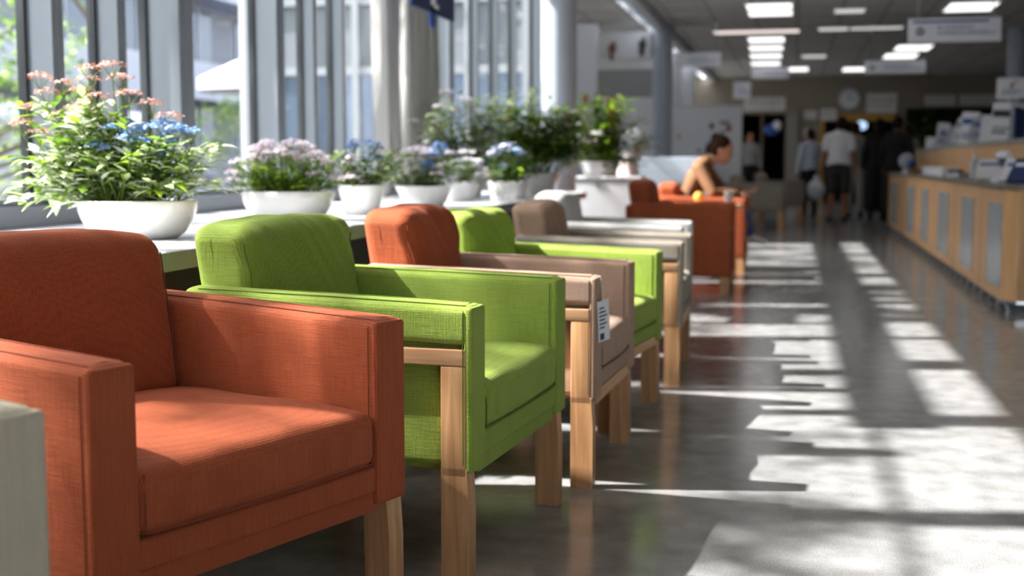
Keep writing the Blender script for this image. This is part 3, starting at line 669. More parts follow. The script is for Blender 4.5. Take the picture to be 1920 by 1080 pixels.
puff('folded_cloth', (-2.83, 18.2, 1.105), (.72, .55, .12), WTEE, 2, 'white folded cloth, topmost on the bay table', 'cloth')
plant('flowering_plant', 'green and orange flowering plant in the side bay doorway', (-2.85, 21.9, 1.15), (.12, .12, .12, 'cup'), [(16, (-.2, .2), (.05, .3), (-.1, .1), [L_G, L_Y, L_P], .09, 8, .3)], mound(8, (-.15, .2), .3, [F_OR, F_WH], .03, .04, (-.1, .0), 14, .2, 8), 21)
t = thing('plinth', 'white plinth under the flowering plant in the side bay', 'plinth', (-2.85, 21.9, 0)); m = MB(); m.rbox((0, 0, .575), (.4, .36, 1.15), .01, n=2); m.build('body', WHITE, t); m = MB(); m.rbox((0, 0, .03), (.44, .4, .06), .005, n=1); m.build('base', MULL, t)

# freestanding white notice panel with small pictures
t = thing('notice_board', 'large white freestanding notice panel with small pictures', 'notice board', (-1.40, 20.6, 0), R(2))
m = MB(); m.rbox((0, 0, 1.08), (1.12, .06, 1.66), .01, n=2); m.build('board', plain('panel_white', lin(238, 240, 246), .5, vary=.02), t)
m = MB(); m.box(-.56, .56, -.033, -.031, 1.88, 1.905); m.box(.545, .56, -.033, -.031, .26, 1.9); m.build('frame', WHITE, t, False)
pic = [(.04, 1.62, .07, .09, INK), (.20, 1.66, .16, .06, plain('pic_grey', lin(150, 150, 148))), (.30, 1.59, .09, .10, plain('pic_rust', lin(170, 96, 60))), (.05, 1.36, .07, .10, plain('pic_brown', lin(110, 96, 76))), (.14, 1.43, .07, .06, INK), (.22, 1.50, .06, .05, plain('pic_blue', lin(110, 130, 170))), (-.48, 1.45, .05, .08, plain('pic_tan', lin(200, 170, 140))), (-.15, 1.2, .05, .05, INK)]
for (x_, z_, a, b, c_) in pic:
    m = MB(); m.box(x_, x_+a, -.036, -.031, z_-b, z_); m.build('picture', c_, t, False)
for s in (-1, 1): m = MB(); m.box(s*.5-.03, s*.5+.03, -.25, .25, 0, .04); m.box(s*.5-.02, s*.5+.02, -.02, .02, .04, .3); m.build('foot', MULL, t)

# ------------------------------------------------------------------ side table between the far rust chairs, with things on it
t = thing('side_table', 'small light wood side table between the two far rust armchairs', 'table', (-.86, 10.83, 0))
m = MB(); m.rbox((0, 0, .62), (.86, .44, .035), .012, n=3); m.build('tabletop', WOODX, t)
m = MB(); m.rbox((0, 0, .58), (.74, .34, .05), .006, n=1); m.build('apron', WOODX, t)
for a in (-1, 1):
    for b in (-1, 1): m = MB(); m.tube([(a*.37, b*.16, 0), (a*.34, b*.14, .60)], [.014, .02], n=10); m.build('leg', WOODC, t)
for k, (x_, y_, r_, c_, lb) in enumerate(((-1.15, 10.80, 4, F_PK, 'pink leaflet spread open on the small side table'), (-.90, 10.84, -4, PAPER, 'white leaflet lying under the orange on the side table'))):
    m = MB()
    V = []; 
    for i in range(7): V += [(-.11+.22*i/6, -.15, .004+.012*math.sin(i*.9)), (-.11+.22*i/6, .15, .004+.012*math.sin(i*.9+.4))]
    m.add(V, [(2*i, 2*i+2, 2*i+3, 2*i+1) for i in range(6)]); o = m.build('leaflet', c_, loc=(x_, y_, .647), rot=(0, 0, R(r_))); o.modifiers.new('paper', 'SOLIDIFY').thickness = .002; tag(o, lb, 'leaflet')
t = thing('orange_fruit', 'round orange fruit on the small side table', 'fruit', (-.80, 10.86, .652))
m = MB(); m.ball((0, 0, .045), .045); m.build('peel', plain('orange_peel', lin(230, 150, 50), .5, bump=.3), t); m = MB(); m.tube([(0, 0, .088), (0, 0, .096)], .004, n=6); m.build('stem', STEM, t)
t = thing('paper_cup', 'white paper cup at the aisle end of the side table', 'cup', (-.54, 10.76, .638))
m = MB(); m.lathe([(0, 0), (.03, 0), (.042, .10), (.044, .102), (.04, .1), (.029, .006), (0, .006)], n=24); m.build('body', PAPER, t); m = MB(); m.lathe([(.045, .098), (.046, .106), (.036, .112), (0, .112)], n=24); m.build('lid', WTEE, t)

# ------------------------------------------------------------------ reception counter
KX = 1.37; KY0 = 8.72; KY1 = 19.3
t = thing('reception_counter', 'long light wood reception counter on the right with glass panels', 'counter', (KX, KY0, 0))
L = KY1-KY0
m = MB(); ch = .10
# body outline with chamfered near corner
out = [(0, L), (0, ch), (ch*.8, 0), (.95, 0), (.95, L)]
V = [(x, y, z) for z in (.075, .815) for x, y in out]; nn_ = len(out)
m.add(V, [(i, (i+1) % nn_, nn_+(i+1) % nn_, nn_+i) for i in range(nn_)]+[tuple(range(nn_)), tuple(range(nn_, 2*nn_))]); m.build('body', WOODK, t, False)
m = MB(); o2 = [(-.025, L+.02), (-.025, ch-.01), (ch*.8-.01, -.03), (.97, -.03), (.97, L+.02)]
V = [(x, y, z) for z in (.816, .846) for x, y in o2]; m.add(V, [(i, (i+1) % nn_, nn_+(i+1) % nn_, nn_+i) for i in range(nn_)]+[tuple(range(nn_)), tuple(range(nn_, 2*nn_))]); m.build('worktop', plain('counter_top_dark', lin(120, 108, 96), .3), t, False)
m = MB(); m.box(-.006, .0, ch, L, .062, .078); m.add([(-.006, ch, .062), (ch*.8, -.006, .062), (ch*.8, -.006, .078), (-.006, ch, .078)], [(0, 1, 2, 3)]); m.box(ch*.8, .95, -.006, 0, .062, .078); m.build('edge_strip', CHROME, t, False)
m = MB(); m.box(.09, .9, .12, L-.05, 0, .08); m.build('plinth', plain('plinth_dark', lin(48, 48, 48), .3, .5), t, False)
pan = [(8.72+.02, 9.50), (10.22, 10.98), (11.84, 12.70), (13.56, 14.34), (15.14, 16.12), (17.5, 18.5)]
for (a, b) in pan:
    a2 = a-KY0; b2 = b-KY0
    if a < 9: a2 = .13
    m = MB(); m.box(-.004, .003, a2, b2, .15, .715); g = m.build('glass_panel', plain('panel_mirror_glass', lin(196, 202, 206), .25, .35, .03, spec=.6), t, False)
    m = MB()
    for (q0, q1, z0, z1) in ((a2-.012, b2+.012, .715, .725), (a2-.012, b2+.012, .14, .15), (a2-.012, a2, .15, .715), (b2, b2+.012, .15, .715)): m.box(-.006, .002, q0, q1, z0, z1)
    m.build('panel_trim', WOODKY, g, False)
for yy in (9.86, 11.42, 13.14, 14.8, 16.6, 18.9):
    m = MB(); m.box(-.0015, .003, yy-KY0-.006, yy-KY0+.006, .08, .815); m.build('joint', plain('joint_brown', lin(140, 92, 52), .6), t, False)  # thin brown seam strips between the counter panels
yy = .1
while yy < L-.05:
    m = MB(); m.lathe([(.03, 0), (.03, .006), (.014, .014), (.012, .05), (.02, .062)], n=12, c=(.045, yy, 0)); m.build('foot', CHROME, t); yy += .38
t2 = thing('upper_counter', 'raised light wood tier set back on top of the reception counter', 'counter', (1.70, 9.3, .846))
m = MB(); m.box(0, .5, 0, 9.5, 0, .30); m.build('body', WOODK, t2, False)
m = MB(); m.box(-.03, .55, -.02, 9.53, .30, .332); m.build('ledge', plain('ledge_grey', lin(150, 148, 146), .3), t2, False)
for yy in (1.6, 3.4, 5.2, 7.0, 8.6): m = MB(); m.box(-.0015, .003, yy, yy+.01, 0, .3); m.build('joint', plain('joint_brown', lin(140, 92, 52), .6), t2, False)

# things standing on the upper tier (z 1.178)
def brochure(x, y, w_, h_, lean, rz, front, lab, stripe=None, zb=1.178, th=.03, cat='brochure', grp=None):
    t = thing('brochure', lab, cat, (x, y, zb), R(rz), grp)
    M = Matrix.Rotation(R(lean), 4, 'X')
    off = .5*th*math.sin(abs(R(lean)))+.001
    tl = R(14) if (int(y*10) % 3) else R(3)
    M = Matrix.Translation((0, 0, off+abs(math.sin(R(lean)))*th*.1+math.sin(tl)*w_/2)) @ Matrix.Rotation(tl, 4, 'Y') @ M
    m = MB(); m.box(-w_/2, w_/2, -th/2, th/2, 0, h_, M=M, mat=front); m.build('cover', front, t, False)
    if stripe:
        m = MB(); m.box(-w_/2+.01, w_/2-.01, -th/2-.002, -th/2+.001, h_*.62, h_*.80, M=M, mat=stripe); m.box(-w_/2+.02, w_/2-.05, -th/2-.002, -th/2+.001, h_*.2, h_*.26, M=M, mat=stripe)
        m.box(-w_/2+.02, w_/2-.02, -th/2-.002, -th/2+.001, h_*.32, h_*.36, M=M, mat=stripe); m.build('print', stripe, t, False)
    m = MB(); m.box(-w_/2, w_/2, th*.3, th*.3+.10, 0, .006); m.build('stand', plain('clear_plastic', lin(200, 206, 212), .2), t, False)
    return t
PW = PAPER; PG = plain('paper_grey', lin(176, 182, 192), .6)
B = [(18.6, .16, .16, PW, None, 'small crumpled white booklet, farthest on the raised tier'), (17.4, .20, .33, PW, None, 'tall white folder, farthest tall one on the tier'), (16.9, .20, .22, PG, BLUE, 'grey booklet with blue print behind the tall folder'),
     (16.3, .18, .24, PG, None, 'plain grey booklet in the middle of the brochure row'), (15.7, .22, .30, PW, None, 'plain white brochure left of the blue-topped one'), (15.2, .2, .31, PW, INK, 'white brochure with dark print near the blue-topped one'),
     (14.7, .24, .37, PW, BLUE, 'wide white brochure with a broad blue band'), (14.2, .26, .26, PG, BLUE, 'grey brochure with blue band in front row'), (13.7, .2, .25, PG, BLUE, 'narrow grey-blue brochure right of the wide one'),
     (13.2, .2, .28, PW, None, 'plain white brochure left of the tall display card'), (12.6, .26, .38, PW, INK, 'tall white display card under the small sign')]
for i, (y, w_, h_, c_, st_, lb) in enumerate(B):
    brochure(1.86+.03*math.sin(i*2.1), y, w_*.78, h_, -14, -18+6*math.sin(i*1.7), c_, lb, st_)
brochure(1.98, 12.0, .22, .34, -10, -10, PG, 'grey upright folder right of the tall display card')
brochure(1.9, 11.62, .10, .30, -24, 20, NAVY, 'navy blue leaning folder nearest on the raised tier')
t = thing('table_sign', 'small white sign on a thin pole on the raised tier', 'sign', (2.10, 13.35, 1.178), R(-8))
m = MB(); m.lathe([(0, 0), (.07, 0), (.07, .01), (.012, .016)], n=20); m.build('base', MULL, t)
m = MB(); m.tube([(0, 0, .01), (0, 0, .46)], .009, n=8); m.build('pole', CHROME, t)
m = MB(); m.rbox((0, 0, .55), (.285, .016, .21), .007, n=1); m.build('board', PAPER, t)
m = MB()
m.ball((.0, -.009, .585), (.018, .002, .014)); m.box(-.03, .02, -.0105, -.009, .552, .562); m.box(-.10, .10, -.0105, -.009, .528, .533); m.box(-.09, .08, -.0105, -.009, .512, .517); m.box(-.10, .05, -.0105, -.009, .496, .501); m.build('print', INK, t, False)
m = MB(); m.box(.0, .05, -.0105, -.009, .605, .625); m.build('coloured_mark', plain('mark_tan', lin(214, 170, 120)), t, False)
t = thing('tabletop_ornament', 'small orange ornament at the near end of the raised tier', 'ornament', (1.98, 11.2, 1.178)); m = MB(); m.ball((0, 0, .05), (.07, .06, .05)); m.build('body', plain('ornament_orange', lin(210, 120, 70)), t); m = MB(); m.tube([(0, 0, .09), (.005, 0, .115)], .006); m.build('stem', STEM, t)

# things on the lower worktop (z .846)
t = thing('cardboard_box', 'long low white box lying on the counter worktop', 'box', (1.57, 14.6, .846), R(0)); m = MB(); m.rbox((0, 0, .04), (.17, 2.0, .08), .006, n=1); m.build('body', PAPER, t); m = MB(); m.rbox((0, 0, .086), (.18, 2.02, .012), .004, n=1); m.build('lid', WTEE, t)
t = thing('dispenser_bottle', 'upright grey dispenser bottle on the counter worktop', 'bottle', (1.60, 12.0, .846))
m = MB(); m.lathe([(0, 0), (.045, 0), (.048, .01), (.048, .14), (.03, .17), (.022, .18)], n=24); m.build('body', plain('bottle_grey', lin(172, 178, 184), .3), t)
m = MB(); m.lathe([(.022, .18), (.024, .20), (.012, .205), (.010, .235), (0, .235)], n=16); m.tube([(0, 0, .23), (-.04, 0, .225)], .006); m.build('pump', PAPER, t)
t = thing('card_terminal', 'white and black card terminal on a stand near the counter corner', 'card terminal', (1.56, 9.95, .846), R(-70))
m = MB(); m.rbox((0, 0, .012), (.16, .2, .024), .008, n=1); m.build('base', PAPER, t)
m = MB(); M = Matrix.Translation((0, 0, .13)) @ Matrix.Rotation(R(28), 4, 'X'); m.rbox((0, 0, 0), (.17, .05, .22), .018, None, M, n=2); m.build('body', PAPER, t)
m = MB(); m.rbox((0, -.026, .035), (.13, .006, .08), .003, None, M, n=1); m.build('screen', plain('screen_dark', lin(60, 72, 96), .2), t)
m = MB()
for i in range(4):
    for j in range(3): m.box(-.05+j*.036, -.026+j*.036, -.029, -.024, -.085+i*.024, -.071+i*.024, M=M)
m.build('keypad', INK, t, False)
for i, (x_, y_, rz, c_, lb) in enumerate(((1.52, 9.5, -35, PAPER, 'white booklet leaning flat at the near end of the worktop'), (1.53, 9.28, -42, NAVY, 'navy booklet nearest to the counter corner'), (1.55, 10.9, -20, PAPER, 'white leaflet pile right of the dispenser bottle'))):
    t = thing('booklet', lb, 'booklet', (x_, y_, .846), R(rz)); M = Matrix.Rotation(R(-38), 4, 'X')
    m = MB(); m.box(-.10, .10, -.012, .012, .0, .2, M=Matrix.Translation((0, 0, .012)) @ M); m.build('cover', c_, t, False)
    m = MB(); m.box(-.08, .08, -.013, -.0115, .13, .16, M=Matrix.Translation((0, 0, .012)) @ M); m.build('print', BLUE if c_ is PAPER else PAPER, t, False)
    m = MB(); m.box(-.08, .08, .02, .10, 0, .03); m.build('rest', PG, t, False)
t = thing('desk_globe', 'blue and white ball-shaped object at the far end of the counter', 'ornament', (1.50, 17.9, .846)); m = MB(); m.ball((0, 0, .16), .11); m.build('ball', PG, t); m = MB(); m.ball((.05, -.04, .13), (.075, .085, .075)); m.build('blue_side', BLUE, t); m = MB(); m.lathe([(0, 0), (.06, 0), (.05, .05), (0, .06)], n=16); m.build('base', PAPER, t)
t = thing('snack_bowl', 'small orange-yellow bowl at the far end of the counter', 'bowl', (1.55, 17.2, .846)); m = MB(); m.lathe([(0, 0), (.05, 0), (.11, .045), (.115, .05), (.1, .045), (0, .02)], n=24); m.build('bowl', plain('amber_bowl', lin(214, 140, 50), .3), t); m = MB(); m.ball((0, 0, .035), (.085, .085, .025)); m.build('content', plain('snack', lin(200, 120, 40), .6, bump=.5), t)
t = thing('desk_phone', 'dark desk phone on the worktop beside the white leaflets', 'phone', (1.55, 12.7, .846), R(-60)); m = MB(); m.rbox((0, 0, .025), (.18, .16, .05), .012, n=1); m.build('base', PG, t); m = MB(); m.rbox((-.06, 0, .06), (.045, .17, .03), .012, n=1); m.build('handset', INK, t)

# ------------------------------------------------------------------ signs
def glyphs(mb, x0, x1, z, h, y, seed, mat=None):
    q = random.Random(seed); x = x0
    while x < x1-h*.5:
        w_ = h*q.uniform(.45, .75)
        k = q.random()
        mb.box(x, x+h*.13, y-.002, y, z, z+h)
        if k < .7: mb.box(x, x+w_, y-.002, y, z+h*.86, z+h)
        if k > .25: mb.box(x, x+w_, y-.002, y, z, z+h*.14)
        if k > .5: mb.box(x, x+w_*.9, y-.002, y, z+h*.44, z+h*.57)
        if k < .4: mb.box(x+w_-h*.13, x+w_, y-.002, y, z, z+h)
        x += w_+h*.22
        if q.random() < .16: x += h*.5
def hang_sign(x, y, z, w_, h_, lab, seed, rz=0, icon=False, line=False):
    t = thing('hanging_sign', lab, 'sign', (x, y, z), R(rz))
    m = MB(); m.rbox((0, 0, h_/2), (w_, .03, h_), .012, n=1, seg=2); m.build('board', plain('sign_white', lin(238, 241, 250), .5, vary=.02), t)
    m = MB(); yy = -.0155
    if line: m.box(-w_*.45, w_*.36, yy-.002, yy, h_*.80, h_*.88)
    glyphs(m, -w_*.18, w_*.24, h_*.53, h_*.13, yy, seed); glyphs(m, -w_*.18, w_*.44, h_*.30, h_*.13, yy, seed+7)
    m.build('lettering', BLUE, t, False)
    if icon:
        m = MB()
        for k in range(3):
            a = R(90+120*k); b = R(90+120*(k+1)); c = Vector((-w_*.37, yy-.001, h_*.45)); r = h_*.2
            p0 = c+Vector((math.cos(a)*r, 0, math.sin(a)*r)); p1 = c+Vector((math.cos(b)*r, 0, math.sin(b)*r))
            m.tube([p0.lerp(p1, .12), p0.lerp(p1, .78)], h_*.045, n=4)
        m.build('triangle_symbol', INK, t, False)
    for s in (-1, 1): m = MB(); m.tube([(s*w_*.4, 0, h_), (s*w_*.4, 0, CEIL-z-.002)], .005, n=6); m.build('suspension_rod', CHROME, t)
hang_sign(1.265, 11.0, 1.985, .735, .20, 'nearest white hanging sign with triangle symbol at upper right', 3, 0, True, True)
hang_sign(1.385, 19.0, 2.27, .85, .19, 'middle white hanging sign with blue lettering over the aisle', 9, 0, True)
hang_sign(-.48, 24.0, 2.54, .68, .2, 'small far white hanging sign left of the aisle', 15)
hang_sign(-1.42, 18.6, 2.38, .68, .21, 'white hanging sign with blue edge beside the farther column', 22)
hang_sign(-2.0+.9, 26.5, 2.3, .35, .35, 'square white far hanging notice above the notice panel', 31)
# wall things
def wall_sign(x0, x1, z0, z1, lab, seed, c=None, y=Y1):
    t = thing('wall_sign', lab, 'sign', ((x0+x1)/2, y-.02, z0)); w_ = x1-x0; h_ = z1-z0
    m = MB(); m.box(-w_/2, w_/2, -.01, .018, 0, h_); m.build('board', c or plain('sign_grey', lin(226, 224, 220), .6), t, False)
    m = MB(); glyphs(m, -w_*.42, w_*.42, h_*.62, h_*.13, -.0105, seed); glyphs(m, -w_*.42, w_*.36, h_*.34, h_*.11, -.0105, seed+3); m.build('lettering', INK, t, False)
wall_sign(-1.27, -.26, 2.27, 2.60, 'wide grey-white sign above the left far doorway', 2)
wall_sign(1.69, 2.40, 2.19, 2.66, 'big white notice on the far wall right of the clock', 4)
wall_sign(.60, .98, 2.02, 2.30, 'small white sign at the upper left of the far doorway', 6, y=Y1-.05)
wall_sign(.20, .50, 2.05, 2.26, 'small upper plate on the wall left of the doorway', 8)
wall_sign(.20, .50, 1.62, 1.82, 'small lower plate on the wall left of the doorway', 10)
wall_sign(3.05, 3.75, 2.36, 2.60, 'left grey sign plate on the far wall behind the counter', 12)
wall_sign(3.85, 5.2, 2.36, 2.60, 'right long grey sign plate on the far wall behind counter', 14)
t = thing('wall_clock', 'round white wall clock above the far doorway', 'clock', (1.27, Y1, 2.53))
Mx = Matrix.Rotation(PI/2, 4, 'X')
m = MB(); m.lathe([(0, 0), (.27, 0), (.28, .02), (.27, .05), (.245, .05), (.24, .035), (0, .035)], n=40, M=Mx); m.build('case', plain('clock_rim', lin(150, 156, 164), .4), t)
m = MB(); m.lathe([(0, .036), (.238, .036), (.238, .038), (0, .038)], n=40, M=Mx); m.build('face', PAPER, t)
m = MB(); m.box(-.008, .008, -.044, -.04, -.02, .16); m.build('minute_hand', INK, t, False); m = MB(); m.box(-.01, .11, -.047, -.043, -.01, .01); m.build('hour_hand', INK, t, False)
m = MB()
for k in range(12):
    a = k*PI/6; Mk = Matrix.Rotation(a, 4, 'Y'); m.box(-.008, .008, -.041, -.038, .19, .225, M=Mk)
m.build('hour_marks', INK, t, False)
# ceiling lights
LT = emit('lamp_diffuser', (1, .97, .97, 1), 1.6); LTP = emit('lamp_diffuser_warm', (1, .86, .8, 1), 1.0); LTD = emit('lamp_diffuser_dim', (1, .97, .94, 1), .6)
def clight(x, y, w_, l_, lab, mat, grp=None):
    t = thing('ceiling_light', lab, 'ceiling light', (x, y, CEIL), 0, grp)
    m = MB(); 
    for a in ((-w_/2-.03, -w_/2, -l_/2-.03, l_/2+.03), (w_/2, w_/2+.03, -l_/2-.03, l_/2+.03), (-w_/2, w_/2, -l_/2-.03, -l_/2), (-w_/2, w_/2, l_/2, l_/2+.03)): m.box(*a, -.02, -.001)
    m.build('frame', WHITE, t, False)
    m = MB(); m.box(-w_/2, w_/2, -l_/2, l_/2, -.014, -.001); m.build('diffuser', mat, t, False)
for (x, y, w_, l_, mt, lb) in ((-.38, 17.45, .6, .66, LT, 'nearest square ceiling light over the row of lounge chairs'), (-.38, 18.25, .6, .6, LT, 'second ceiling light, right behind the nearest square one'),
        (-.52, 22.15, .6, .95, LT, 'ceiling light just behind the long pinkish one'), (-.56, 23.75, .6, .95, LT, 'fourth ceiling light of the stack over the chairs'), (-.6, 25.5, .6, 1.0, LT, 'fifth ceiling light of the stack over the chairs'), (-.65, 27.45, .6, 1.05, LT, 'last ceiling light of the stack, above small hanging sign'),
        (-.05, 29.3, .6, 1.2, LT, 'far ceiling light right of the small hanging sign'), (-.65, 20.75, 1.35, .5, LTP, 'wide pinkish ceiling light crossing the stack'),
        (2.28, 18.1, .62, 1.0, LT, 'nearest bright ceiling light at the upper right'), (2.08, 24.3, .62, 1.2, LT, 'upper of two ceiling lights between right-hand signs'), (2.0, 26.1, .62, 1.2, LT, 'lower of two ceiling lights between right-hand signs'), (1.33, 29.6, .62, 1.2, LT, 'far ceiling light half behind the middle hanging sign'),
        (.70, 18.2, .40, .5, LTD, 'dim small ceiling panel right of the bright stack, nearest'), (.55, 20.6, .45, .5, LTD, 'dim small ceiling panel right of the pinkish light'), (.33, 25.8, .46, .7, LTD, 'dim small ceiling panel farther over the aisle'), (1.2, 20.6, .8, .4, LTD, 'dim wide ceiling strip left of the nearest sign')):
    clight(x, y, w_, l_, lb, mt)

# ------------------------------------------------------------------ people
def remesh(o, v=.009, it=4):
    r = o.modifiers.new('skin_union', 'REMESH'); r.mode = 'VOXEL'; r.voxel_size = v; r.use_smooth_shade = True
    s = o.modifiers.new('soften', 'SMOOTH'); s.iterations = it; s.factor = .5
def limb(mb, pts, rad, flat=None, side=None, mat=None):
    pts = [Vector(p) for p in pts]; P = []; Q = []; Fl = []
    for i in range(len(pts)-1):
        for k in range(4):
            q = k/4; P.append(pts[i].lerp(pts[i+1], q)); Q.append(rad[i]*(1-q)+rad[i+1]*q); Fl.append((flat[i]*(1-q)+flat[i+1]*q) if flat else 1)
    P.append(pts[-1]); Q.append(rad[-1]); Fl.append(flat[-1] if flat else 1)
    t0 = (P[0]-P[1]).normalized(); t1 = (P[-1]-P[-2]).normalized()
    P = [P[0]+t0*Q[0]*.8, P[0]+t0*Q[0]*.45]+P+[P[-1]+t1*Q[-1]*.45, P[-1]+t1*Q[-1]*.8]; Q = [Q[0]*.35, Q[0]*.8]+Q+[Q[-1]*.8, Q[-1]*.35]; Fl = [Fl[0]]*2+Fl+[Fl[-1]]*2
    mb.tube(P, Q, mat, n=14, flat=Fl, side=side)
def hand(mb, wr, dr, side, s=1, curl=.5):
    """palm, four fingers and a thumb; dr = direction the hand points, side = towards the thumb"""
    wr = Vector(wr); dr = Vector(dr).normalized(); side = (Vector(side)-dr*dr.dot(Vector(side))).normalized(); nr = dr.cross(side)
    limb(mb, [wr, wr+dr*.05*s, wr+dr*.085*s], [.026*s, .036*s, .038*s], [.8, .45, .4], side)
    for k, (ln, of) in enumerate(((.072, .027), (.08, .009), (.074, -.009), (.058, -.027))):
        a = wr+dr*.088*s+side*of*s; b = a+(dr+side*(of*3)+nr*curl*.4)*ln*.42*s; c = b+(dr+nr*curl*1.3)*ln*.33*s; d = c+(dr*.6+nr*curl*2)*ln*.25*s
        mb.tube([a-dr*.01, a, b, c, d], [.0095*s, .0095*s, .009*s, .0085*s, .006*s], n=8)
    a = wr+dr*.03*s+side*.028*s; b = a+(dr*.6+side)*.032*s; c = b+(dr+side*.3+nr*.3)*.03*s
    mb.tube([wr+dr*.02*s, a, b, c], [.012*s, .012*s, .0105*s, .008*s], n=8)
def head(mb, hp, fwd, up, s=1):
    f = Vector(fwd).normalized(); u = (Vector(up)-f*f.dot(Vector(up))).normalized(); r = f.cross(u)
    M = Matrix((f, r, u)).transposed().to_4x4(); M.translation = Vector(hp)
    def B(c, rr): mb.ball([q*s for q in c], [q*s for q in rr], None, M)
    B((0, 0, .02), (.098, .078, .108)); B((.03, 0, -.05), (.07, .058, .065)); B((.068, 0, -.085), (.025, .028, .022))
    B((.095, 0, -.012), (.020, .013, .026)); B((.088, 0, -.055), (.014, .026, .010)); B((.085, .032, .022), (.016, .018, .008)); B((.085, -.032, .022), (.016, .018, .008))
    B((-.005, .08, -.01), (.018, .008, .03)); B((-.005, -.08, -.01), (.018, .008, .03))
    return M
def person(label, loc, rz, J, s=1, skin=SKIN, top=WTEE, bottom=BLACK, hair=HAIR, sleeve='short', legs='long', hairlen=0, shoes=BLACK, bulk=1.0, hoodmat=None, long_coat=False, fwd=(1, 0, 0), bun=False):
    t = thing('person', label, 'person', loc, rz)
    t.scale = (s, s, s)
    g = lambda k: Vector(J[k])
    up_t = (g('neck')-g('pelvis')).normalized(); lat = (g('shL')-g('shR')).normalized()
    m = MB()
    def torso(mb, e=0, low=.0):
        p, n_ = g('pelvis'), g('neck')
        limb(mb, [p-up_t*(.04+low), p+up_t*.02, p.lerp(n_, .35), p.lerp(n_, .7), p.lerp(n_, .92)], [(.16+e)*bulk, (.168+e)*bulk, (.14+e)*bulk, (.168+e)*bulk, .125+e], [.66, .68, .68, .62, .55], lat)
        limb(mb, [g('shL')-lat*.01, (g('shL')+g('shR'))/2, g('shR')+lat*.01], [.058+e, .075+e, .058+e])
    torso(m)
    limb(m, [g('neck')-up_t*.03, g('neck')+(g('head')-g('neck'))*.6], [.062, .053])
    hu = (g('head')-g('neck')).normalized()
    Mh = head(m, g('head'), fwd, hu)
    for q in 'LR':
        limb(m, [g('sh'+q), g('el'+q), g('wr'+q)], [.052, .041, .027])
        hd = (g('wr'+q)-g('el'+q)).normalized(); hand(m, g('wr'+q), hd, Vector(fwd)+Vector((0, 0, .3)), 1, .6 if q == 'L' else .9)
        limb(m, [g('hip'+q), g('kn'+q), g('an'+q)], [.088, .06, .038])
        fd = (g('kn'+q)-g('an'+q)).cross(lat); ft = J.get('toe'+q, tuple(g('an'+q)+Vector(fwd)*.17+Vector((0, 0, -.045)))); limb(m, [g('an'+q)+Vector((0, 0, -.03)), Vector(ft)], [.04, .032], [1, .6])
    b = m.build('body', skin, t); remesh(b, .008)
    m = MB(); torso(m, .014, -.02 if not long_coat else .0)
    limb(m, [g('pelvis').lerp(g('neck'), .97), g('neck')+up_t*.02], [.085, .06])
    for q in 'LR':
        e = g('sh'+q).lerp(g('el'+q), .72)
        if sleeve == 'long': limb(m, [g('sh'+q), g('el'+q), g('el'+q).lerp(g('wr'+q), .93)], [.067, .056, .043])
        else: limb(m, [g('sh'+q), e], [.067, .062])
        if long_coat: limb(m, [g('hip'+q), g('kn'+q), g('kn'+q).lerp(g('an'+q), .7)], [.13, .13, .12])
    o = m.build('coat' if long_coat else 'shirt', top, t); remesh(o, .009, 3)
    m = MB()
    p = g('pelvis'); limb(m, [p+up_t*.03, p-up_t*.05], [.172*bulk, .168*bulk], [.7, .72], lat)
    for q in 'LR':
        e = g('kn'+q).lerp(g('an'+q), .93) if legs == 'long' else g('hip'+q).lerp(g('kn'+q), .95)
        if legs == 'long': limb(m, [g('hip'+q), g('kn'+q), e], [.103, .076, .06])
        else: limb(m, [g('hip'+q), e], [.106, .092])
    o = m.build('trousers' if legs == 'long' else 'shorts', bottom, t); remesh(o, .009, 3)
    for q in 'LR':
        m = MB(); ft = Vector(J.get('toe'+q, tuple(g('an'+q)+Vector(fwd)*.17+Vector((0, 0, -.045)))))
        a = g('an'+q); limb(m, [Vector((a.x, a.y, a.z-.035))-Vector(fwd)*.03, Vector((a.x, a.y, a.z-.035)).lerp(ft, .6), ft], [.043, .046, .038], [.95, .8, .65]); o = m.build('shoe', shoes, t); remesh(o, .008, 2)
    # hair / scarf
    m = MB()
    def HB(c, r_): m.ball(c, r_, None, Mh)
    if hoodmat:
        HB((-.012, 0, .03), (.118, .10, .125)); HB((-.05, 0, -.07), (.10, .10, .13)); HB((0, 0, -.15), (.13, .15, .07))
        # opening for the face is left by the face itself sitting proud of the cloth
        o = m.build('headscarf', hoodmat, t); remesh(o, .009, 3)
    else:
        HB((-.022, 0, .045), (.100, .088, .098)); HB((-.045, 0, -.01), (.07, .084, .075))
        if hairlen: HB((-.07, 0, -.09), (.045, .08, .09)); HB((-.075, 0, -.16), (.035, .07, .08))
        if bun: HB((-.09, 0, .09), (.055, .055, .055)); HB((-.03, .03, .11), (.05, .05, .04))
        o = m.build('hair', hair, t); remesh(o, .009, 2)
    m = MB()
    for sy in (-1, 1): m.ball((.094, sy*.03, .005), (.008, .012, .007), None, Mh)
    m.build('eyes', HAIR, t)
    m = MB(); m.ball((.101, 0, -.055), (.005, .02, .004), None, Mh); m.build('lips', plain('lips', lin(170, 90, 80)), t)
    return t
def stand(**k):
    J = dict(pelvis=(0, 0, .93), neck=(0, 0, 1.42), head=(.02, 0, 1.57), shL=(0, .17, 1.37), shR=(0, -.17, 1.37), elL=(-.02, .23, 1.10), elR=(-.02, -.23, 1.10), wrL=(.06, .24, .86), wrR=(.06, -.24, .86),
             hipL=(0, .09, .88), hipR=(0, -.09, .88), knL=(.02, .10, .48), knR=(.02, -.10, .48), anL=(0, .11, .085), anR=(0, -.11, .085)); J.update(k); return J
